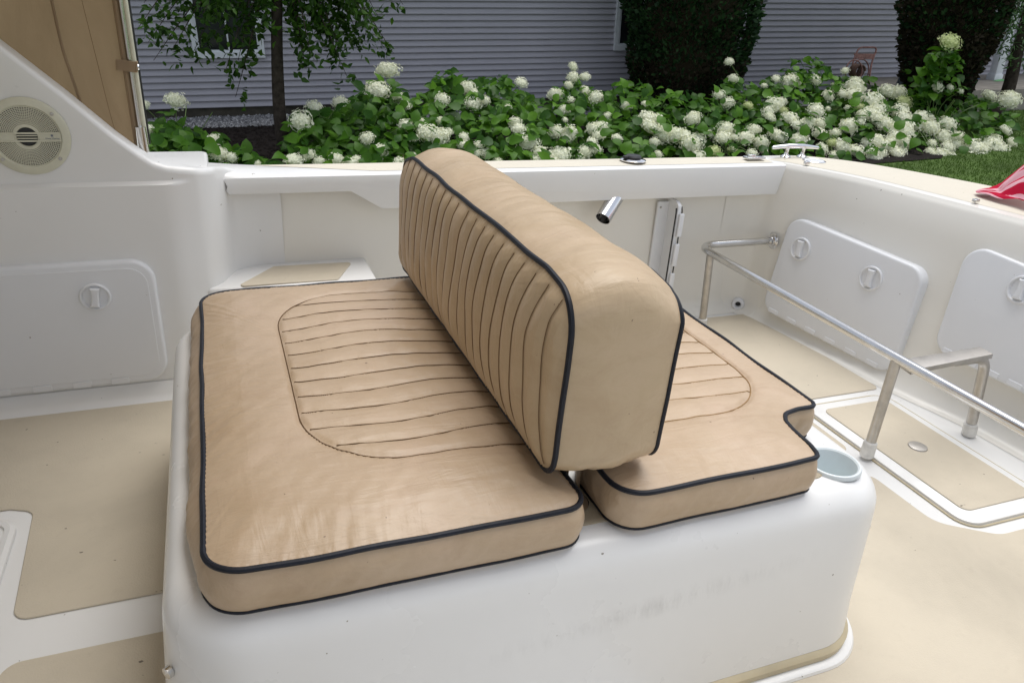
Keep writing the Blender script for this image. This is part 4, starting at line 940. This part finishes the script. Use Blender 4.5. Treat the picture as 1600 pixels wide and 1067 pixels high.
# ---------------- cedars
def cedar(label, u, D, prof_, seedo, inner):
    b0 = yardg(u, D); t = thing('cedar', label, 'cedar', tuple(b0), 'clipped cedars against the house', False)
    k = MB(); k.tube([b0, b0 + Vector((0, 0, 1.2)), b0 + Vector((.03, 0, 3.6))], [.09, .07, .03], 9); part('trunk', k, 'bark', t)
    zs = [p[0] for p in prof_]; rs = [p[1] for p in prof_]; V = [[], []]; F = [[], []]
    for _ in range(21000):
        z = rng.uniform(zs[0], zs[-1]); a = rng.uniform(0, 6.28); R = np.interp(z, zs, rs) * (1 + .20 * nz(math.cos(a) * 2.2, math.sin(a) * 2.2, z * 1.9 + seedo) + .06 * nz(math.cos(a) * 7, math.sin(a) * 7, z * 6 + seedo))
        r = R * (1 - abs(rng.normal(0, .10))); c = b0 + Vector((math.cos(a) * r, math.sin(a) * r, z)); 
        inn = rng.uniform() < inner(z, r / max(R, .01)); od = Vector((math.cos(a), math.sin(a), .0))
        d = (od * .7 + Vector((0, 0, rng.uniform(-.1, .9))) + rv() * .55); s_ = rng.uniform(.05, .12); nn = rv(); d.normalize(); sd_ = d.cross(nn).normalized()
        w_ = s_ * rng.uniform(.22, .4); q = 1 if inn else 0; o = len(V[q])
        V[q] += [tuple(c), tuple(c + d * s_ * .5 + sd_ * w_), tuple(c + d * s_), tuple(c + d * s_ * .55 - sd_ * w_)]; F[q].append((o, o + 1, o + 2, o + 3))
    for q, nm, mt in ((0, 'foliage', 'cedar'), (1, 'twigs', 'cedar_inner')):
        k = MB(); k.v = V[q]; k.f = F[q]; part(nm, k, mt, t, None, 0, 'stuff')
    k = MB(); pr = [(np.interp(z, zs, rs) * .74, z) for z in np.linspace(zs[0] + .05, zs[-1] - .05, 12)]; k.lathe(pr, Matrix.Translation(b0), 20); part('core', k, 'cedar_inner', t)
cedar('dense dark green clipped cedar in front of the half hidden window', 1068, 12.55, [(.05, .75), (.35, .88), (.9, 1.0), (1.5, 1.08), (2.2, 1.14), (3.2, 1.05), (3.9, .5)], 1, lambda z, q: .62 if z < .95 else .12)
cedar('darker bare-legged cedar beside the patio', 1458, 10.95, [(.12, .30), (.4, .42), (.9, .58), (1.5, .72), (2.2, .80), (3.2, .75), (3.9, .4)], 9, lambda z, q: .85 if z < 1.5 else .55)
# ---------------- hydrangeas
def flower_mesh(seed, mat, nfl=125):
    r_ = np.random.RandomState(seed); k = MB(); k.ball((0, 0, 0), (.80, .80, .62), 9, 6)
    vs, fs = [], []
    for i in range(nfl):
        z = 1 - (i + .5) / nfl * 1.55; a = i * 2.39996 + r_.uniform(-.1, .1); q = math.sqrt(max(0, 1 - z * z)); nrm = Vector((q * math.cos(a), q * math.sin(a), z))
        lump = 1 + .42 * nz(nrm.x * 2.2, nrm.y * 2.2, nrm.z * 2.2 + seed * 3.1)
        c = Vector((nrm.x * .95, nrm.y * .95, nrm.z * .78)) * lump * r_.uniform(.9, 1.06)
        nrm = (nrm + Vector(r_.normal(size=3)) * .38).normalized(); e = nrm.orthogonal().normalized(); f = nrm.cross(e); th = r_.uniform(0, 6.28); s = r_.uniform(.11, .155)
        for p in range(4):
            t = th + p * PI / 2; u_ = e * math.cos(t) + f * math.sin(t); w_ = e * -math.sin(t) + f * math.cos(t); o = len(vs)
            vs += [c, c + (u_ * .55 + w_ * .45) * s * 1.1 + nrm * .05, c + u_ * s * 1.25 + nrm * .02, c + (u_ * .55 - w_ * .45) * s * 1.1 + nrm * .05]; fs.append((o, o + 1, o + 2, o + 3))
    k.add(vs, fs); return k.mesh('flower_head', mat, 0)
FM = [flower_mesh(i, 'petal_white') for i in range(6)]; FG = [flower_mesh(20 + i, 'petal_green', 90) for i in range(2)]
def leaf_mesh(i):
    k = MB(); P = leaf_pts(Vector((0, 0, 0)), Vector((1, 0, 0)), Vector((0, 0, 1)), 1, .74 + .08 * i, .10 + .05 * i)
    # broad heart shaped leaf folded along the midrib
    P = [Vector((0, 0, 0)), Vector((.06, .26, .03)), Vector((.34, .40 + .03 * i, .07)), Vector((.68, .27, .02)), Vector((1, 0, -.16 - .04 * i)), Vector((.68, -.27, .02)), Vector((.34, -.40 - .03 * i, .07)), Vector((.06, -.26, .03)), Vector((.35, 0, 0)), Vector((.68, 0, -.05))]
    k.add(P, [(0, 8, 1), (1, 8, 2), (2, 8, 9, 3), (3, 9, 4), (4, 9, 5), (5, 9, 8, 6), (6, 8, 7), (7, 8, 0)]); return k.mesh('leaf', 'hydrangea_leaf', 60), P, k.f
LM = [leaf_mesh(i) for i in range(3)]
def Dv(v): return float(np.interp(v, [60, 110, 130, 160, 200, 260, 300], [11.1, 11.0, 10.7, 10.2, 9.45, 8.75, 8.6]))
plants = [(262, 9.9, 'hydrangea at far left behind the white coaming, lone pale blooms'), (372, 9.2, 'low hydrangea clump left of the thin tree trunk'),
          (480, 9.6, 'hydrangea just right of the thin tree trunk with two big blooms'), (560, 9.3, 'hydrangea low behind the coaming, left of the backrest top'), (598, 10.5, 'tall hydrangea with two stacked round blooms near the backrest'), (690, 9.8, 'leafy hydrangea right above the backrest top'),
          (765, 10.4, 'hydrangea with upright green shoots below the middle siding'), (810, 9.2, 'hydrangea with low blooms over the backrest shoulder'), (890, 10.5, 'hydrangea with a tower of small blooms at mid hedge'), (925, 9.3, 'hydrangea low behind the rod holder cap, left side'),
          (1010, 10.4, 'green hydrangea at the left foot of the tall cedar'), (1040, 9.3, 'hydrangea with a curved garland of blooms above the rod holder'), (1110, 10.0, 'hydrangea before the tall cedar trunk'), (1150, 9.1, 'hydrangea low right of the curved garland of blooms'),
          (1215, 10.6, 'hydrangea right of the tall cedar against the siding'), (1235, 9.2, 'hydrangea behind the mooring cleat'), (1290, 10.5, 'hydrangea with leafy shoots left of the rusty cart'), (1320, 9.2, 'hydrangea right of the cleat, thick with blooms'),
          (1362, 10.4, 'hydrangea right below the rusty cart, the densest blooms'), (1405, 9.2, 'blooming hydrangea spilling onto the lawn edge'), (1470, 9.9, 'tallest hydrangea with one pale bloom before the dark cedar'), (1480, 9.0, 'low hydrangea on the lawn edge with drooping blooms'), (1548, 9.2, 'last hydrangea at the right end of the row')]
PT = []
for u, D, lab in plants:
    g0 = yardg(u, D); t = thing('hydrangea', lab, 'hydrangea', tuple(g0), 'white hydrangeas in the flower bed', False); PT.append((t, g0, [], [], []))
def nearest(p): return min(PT, key=lambda q: (q[1].x - p.x) ** 2 + (q[1].y - p.y) ** 2)
R2 = [(80,530,28),(240,505,45),(105,650,28),(430,700,30),(450,775,45),(518,790,30),(257,820,22),(650,820,18),(1297,355,52),(1245,455,52),(935,545,52),(865,610,55),(1060,515,35),(1355,490,35),(1385,530,30),(1570,505,42),(1390,630,38),(1470,615,25),(1560,605,22),(1265,755,40),(830,800,42),(905,775,38),(955,808,30),(1040,800,40),(1110,815,30),(1145,797,22),(1195,695,40),(1430,690,25),(1500,670,55),(1560,690,50),(1360,815,40),(1425,780,22)]
R3 = [(250,440,40),(290,465,25),(285,520,40),(345,505,30),(525,415,28),(30,615,28),(122,605,25),(40,670,45),(110,685,50),(160,660,30),(235,725,30),(240,685,25),(355,765,42),(300,770,25),(410,810,25),(310,730,30),(460,540,18),(785,335,24),(785,390,32),(845,385,25),(765,430,25),(845,455,28),(695,475,35),(770,500,24),(900,490,38),(740,550,28),(495,610,30),(510,645,35),(560,715,50),(620,770,45),(600,800,28),(700,660,40),(770,665,45),(755,690,30),(715,780,55),(690,810,35),(885,650,42),(920,640,35),(910,680,35),(845,760,40),(900,750,35),(880,710,25),(820,790,30),(1005,690,26),(1055,530,25),(955,580,22),(745,600,15),(1160,590,45),(1170,640,50),(1190,600,35),(1230,670,45),(1290,680,50),(1340,675,35),(1190,712,28),(1210,775,24),(1380,600,40),(1390,585,30),(1375,725,52),(1405,700,35),(1410,785,35),(1515,475,28),(1560,515,28),(1145,520,20),(1565,310,25),(1550,650,45),(1530,690,40),(1490,765,-30),(1580,745,-22),(1470,670,20),(1590,690,25)]
R4 = [(145,395,25),(360,395,20),(435,405,35),(455,420,22),(558,402,25),(300,430,15),(705,355,18),(660,440,28),(620,480,30),(690,470,20),(755,440,48),(760,405,24),(740,470,35),(220,530,-28),(350,530,45),(320,560,35),(385,510,28),(330,590,30),(430,595,42),(400,555,-20),(460,625,30),(560,555,38),(620,545,15),(515,620,35),(580,620,30),(545,610,25),(210,690,42),(250,650,28),(380,690,45),(350,670,30),(285,715,38),(300,755,20),(475,700,40),(490,680,28),(575,675,35),(655,665,25),(640,715,-25),(720,635,45),(770,610,28),(690,735,40),(590,745,30),(755,755,40),(650,785,30),(845,790,48),(880,770,35),(840,510,50),(920,460,40),(975,460,35),(855,495,35),(1000,512,-32),(870,560,50),(980,560,45),(1000,590,35),(870,600,45),(900,620,35),(790,580,30),(830,570,35),(780,535,-18),(720,545,18),(750,505,-18),(980,660,50),(960,690,40),(1010,640,35),(1000,715,35),(860,710,45),(900,730,38),(820,715,28),(940,715,28),(960,770,40),(990,760,25),(1085,590,38),(1060,625,35),(1130,640,38),(1135,590,18),(1210,625,36),(1200,690,40),(1140,720,22),(1220,740,32),(1268,690,32),(1260,725,25),(1180,785,45),(1130,760,25),(1225,790,30),(1155,790,35),(1350,745,52),(1420,730,48),(1455,700,30),(1470,760,50),(1395,760,38),(1350,808,48),(1508,652,25),(1538,715,25),(1425,480,32),(1525,500,42),(1545,485,25),(1228,210,-42),(1230,440,18),(1165,435,28),(1280,455,15),(45,760,-35),(145,745,20),(240,770,30)]
fl_px = [(200 + x / 3.2, y / 3.2, r / 3.2) for x, y, r in R2] + [(650 + x / 3.2, y / 3.2, r / 3.2) for x, y, r in R3] + [(1100 + x / 3.2, y / 3.2, r / 3.2) for x, y, r in R4]
for u, v, r in fl_px:
    D = Dv(v) - .12; 
    if u > 1430 and v < 145: D = 9.9
    p = yard(u, v, D); dist = (p - Vector(CAMW)).length; rad = abs(r) / FPX * dist * .88
    t = nearest(p); me = FG[rng.randint(2)] if r < 0 else FM[rng.randint(6)]
    o = bpy.data.objects.new('flower_head', me); COL.objects.link(o); o.parent = t[0]; o.location = p - t[1]
    tilt = Vector((rng.uniform(-.5, .5), -rng.uniform(.1, .9), .9)); o.rotation_euler = (tilt.to_track_quat('Z', 'Y')).to_euler(); o.scale = (rad * rng.uniform(.9, 1.4), rad * rng.uniform(.9, 1.2), rad * rng.uniform(.85, 1.15)); t[2].append(p)
regA = [(222, 205), (262, 188), (300, 200), (335, 205), (352, 222), (400, 240), (432, 258), (432, 300), (222, 300)]
regB = [(445, 300), (448, 235), (452, 195), (480, 172), (540, 172), (560, 138), (585, 130), (610, 125), (640, 152), (675, 128), (700, 110), (735, 128), (782, 120), (805, 135), (850, 160), (880, 140), (900, 122), (930, 150), (960, 130), (1012, 132), (1060, 152), (1110, 150), (1140, 128), (1185, 130), (1225, 112), (1245, 92), (1285, 96), (1300, 122), (1340, 116), (1362, 128), (1425, 148), (1440, 110), (1455, 85), (1470, 68), (1500, 88), (1505, 140), (1545, 158), (1582, 180), (1592, 215), (1575, 238), (1530, 250), (1495, 262), (1440, 250), (1400, 258), (1370, 270), (1330, 268), (1290, 300)]
def inside(u, v, P):
    c = False; j = len(P) - 1
    for i in range(len(P)):
        if (P[i][1] > v) != (P[j][1] > v) and u < (P[j][0] - P[i][0]) * (v - P[i][1]) / (P[j][1] - P[i][1]) + P[i][0]: c = not c
        j = i
    return c
def put_leaf(u, v, extra, single, size=None):
    D = Dv(v) + extra
    if u > 1430 and v < 150: D = 9.9 + extra * .4
    p = yard(u, v, D)
    if p.z < G + .05: return
    t = nearest(p); od = Vector((p.x - t[1].x, p.y - t[1].y, .25)); od = od.normalized() * .6 + rv() * .8 + Vector((0, -.25, -.1)); L = size or rng.uniform(.10, .20)
    nrm = (Vector((0, -.45, 1)) + rv() * .75).normalized(); ex = od - nrm * od.dot(nrm); M = frame((0, 0, 0), ex, nrm.cross(ex)); k = rng.randint(3)
    (t[3] if single else t[4]).append((p, M, L, k))
nS = 0
while nS < 1750:
    u, v = rng.uniform(225, 1595), rng.uniform(65, 275)
    if inside(u, v, regA) or inside(u, v, regB): put_leaf(u, v, rng.uniform(-.32, .15), True); nS += 1
nS = 0
while nS < 5200:
    u, v = rng.uniform(225, 1595), rng.uniform(65, 300)
    if inside(u, v, regA) or inside(u, v, regB): put_leaf(u, v + 4, rng.uniform(.12, .95), False); nS += 1
# tall shoots
for u0, v0, u1, v1 in [(700, 150, 697, 108), (790, 150, 786, 115), (1235, 130, 1238, 88), (1275, 125, 1272, 90), (1290, 125, 1285, 96), (1418, 165, 1421, 112), (1466, 150, 1470, 70), (1478, 150, 1485, 78), (255, 200, 272, 168), (570, 170, 575, 130), (640, 165, 632, 150), (900, 140, 893, 118), (1140, 145, 1142, 122)]:
    for _ in range(16 if u0 > 1450 else 9):
        q = rng.uniform(); put_leaf(u0 + (u1 - u0) * q + rng.normal(0, 7 if u0 > 1440 else 5), v0 + (v1 - v0) * q, rng.uniform(-.1, .1), True, rng.uniform(.08, .13))
for t, g0, fls, single, bulk in PT:
    for p, M, L, k in single:
        o = bpy.data.objects.new('leaf', LM[k][0]); COL.objects.link(o); o.parent = t; o.matrix_local = Matrix.Translation(p - g0) @ M @ Matrix.Scale(L, 4)
    k_ = MB(); vs = []; fs = []
    for p, M, L, k in bulk:
        o = len(vs); X = Matrix.Translation(p) @ M @ Matrix.Scale(L, 4); vs += [tuple(X @ q) for q in LM[k][1]]; fs += [tuple(i + o for i in f) for f in LM[k][2]]
    if vs: k_.v = vs; k_.f = fs; part('foliage', k_, 'hydrangea_leaf', t, None, 60, 'stuff')
    k_ = MB()
    for p in fls: k_.tube(curve([g0 + Vector((rng.normal(0, .08), rng.normal(0, .08), 0)), (g0 + p) / 2 + Vector((0, .1, .12)), p], 8), [.006, .006, .0055, .005, .005, .0045, .0045, .004, .004], 5)
    for _ in range(6 if len(bulk) > 190 else 0):
        q = g0 + Vector((rng.normal(0, .3), rng.normal(0, .3), rng.uniform(.4, .75))); k_.tube(curve([g0, (g0 + q) / 2 + Vector((0, 0, .05)), q], 6), .005, 5)
    part('stems', k_, 'stem_green', t)
# ---------------- rusty hose cart against the siding
DC = 13.25; cp = yardg(1345, DC); ct_ = thing('hose_cart', 'rusty pink tubular hose cart leaning by the siding', 'cart', tuple(cp), None, False)
pc = lambda u, v, dd=0: yard(u, v, DC + dd)
k = MB(); k.tube(fillet([pc(1326, 152, -.35), pc(1333, 96, -.05), pc(1342, 74.5, .05), pc(1371, 74.5, .05), pc(1362, 98, -.05), pc(1354, 152, -.35)], .10, 6), .017, 10); part('handle_frame', k, 'rusty_pink', ct_)
q4 = [pc(1337, 92.5, -.02), pc(1334, 84 + 0, .0), pc(1367, 84.5, .0), pc(1364, 93, -.02)]; k = MB(); nrm = (q4[1] - q4[0]).cross(q4[2] - q4[0]).normalized() * .008; k.add([p + nrm for p in q4] + [p - nrm for p in q4], [(0, 1, 2, 3), (7, 6, 5, 4), (0, 4, 5, 1), (1, 5, 6, 2), (2, 6, 7, 3), (3, 7, 4, 0)]); part('back_plate', k, 'rusty_pink', ct_, None, 0)
for du, dd in ((0, -.42), (11, -.12)):
    c = pc(1334 + du, 112 - du * .15, dd); k = MB(); k.tube([c + Vector((math.cos(a) * .20, math.sin(a) * .04, math.sin(a) * .20)) for a in np.linspace(0, 2 * PI, 29)[:-1]], .013, 8, True); part('reel_hoop', k, 'rusty_pink', ct_)
c = pc(1339, 111, -.27); k = MB(); k.tube([c + Vector((math.cos(a) * (.11 + .006 * math.sin(a * .37)), -.1 + .2 * a / (2 * PI * 6), math.sin(a) * .11)) for a in np.linspace(0, 2 * PI * 6, 150)], .014, 7); part('hose', k, 'hose_rubber', ct_)
for s in (-.16, .16):
    c = cp + Vector((s - .05, -.25, .11)); k = MB(); k.lathe([(.03, -.02), (.105, -.022), (.11, 0), (.105, .022), (.03, .02)], frame(c, (0, 1, 0), (0, 0, 1)), 18, True); part('wheel', k, 'black_plastic', ct_)
# ---------------- plastic wrapped bundle by the dark cedar, cloth and toy on the patio
DW = 11.4; wb = yardg(1404, DW); wr = thing('wrapped_bundle', 'grey plastic sheet draped over a cone shape beside the dark cedar', 'bundle', tuple(wb), None, False)
hz_ = yard(1410, 84, DW).z - G; k = MB(); vs = []
for i in range(15):
    t = i / 14
    for j in range(24): a = 2 * PI * j / 24; r = (.14 * (1 - t) ** .55 + .02) * (1 + .22 * nz(math.cos(a) * 2, math.sin(a) * 2, t * 3)); vs.append(wb + Vector((.10 * t + math.cos(a) * r, math.sin(a) * r, hz_ * t)))
k.add(vs, [(i * 24 + j, i * 24 + (j + 1) % 24, (i + 1) * 24 + (j + 1) % 24, (i + 1) * 24 + j) for i in range(14) for j in range(24)] + [tuple(range(14 * 24, 15 * 24))]); part('sheet', k, 'sheet_plastic', wr, None, 60)
k = MB(); k.tube([wb + Vector((.06 + math.cos(a) * .15, math.sin(a) * .15, hz_ * .45 + .02 * math.sin(3 * a))) for a in np.linspace(0, 2 * PI, 20)[:-1]], .006, 6, True); part('tie', k, 'black_plastic', wr)
def lump(name, label, cat, u, D, mat, L, W, H_):
    p = yardg(u, D); p.z = G + .40; k = MB(); vs = []
    for i in range(17):
        for j in range(9):
            x = (i / 16 - .5) * L; y = (j / 8 - .5) * W; e = (1 - (2 * i / 16 - 1) ** 4) * (1 - (2 * j / 8 - 1) ** 2); vs.append(p + Vector((x, y, .006 + H_ * e * (.75 + .5 * nz(x * 14, y * 14, L * 9)))))
    k.add(vs, [(i * 9 + j, (i + 1) * 9 + j, (i + 1) * 9 + j + 1, i * 9 + j + 1) for i in range(16) for j in range(8)])
    k.v = [tuple(q) for q in k.v]; o = bpy.data.objects.new(name, k.mesh(name, mat, 60)); COL.objects.link(o); o['label'] = label; o['category'] = cat
lump('cloth', 'crumpled blue cloth on the patio by the cedar', 'cloth', 1512, 13.1, 'blue_cloth', .30, .16, .07)
lump('plastic_scrap', 'bright green plastic scrap on the patio near the column', 'scrap', 1556, 12.75, 'green_plastic', .34, .08, .035)
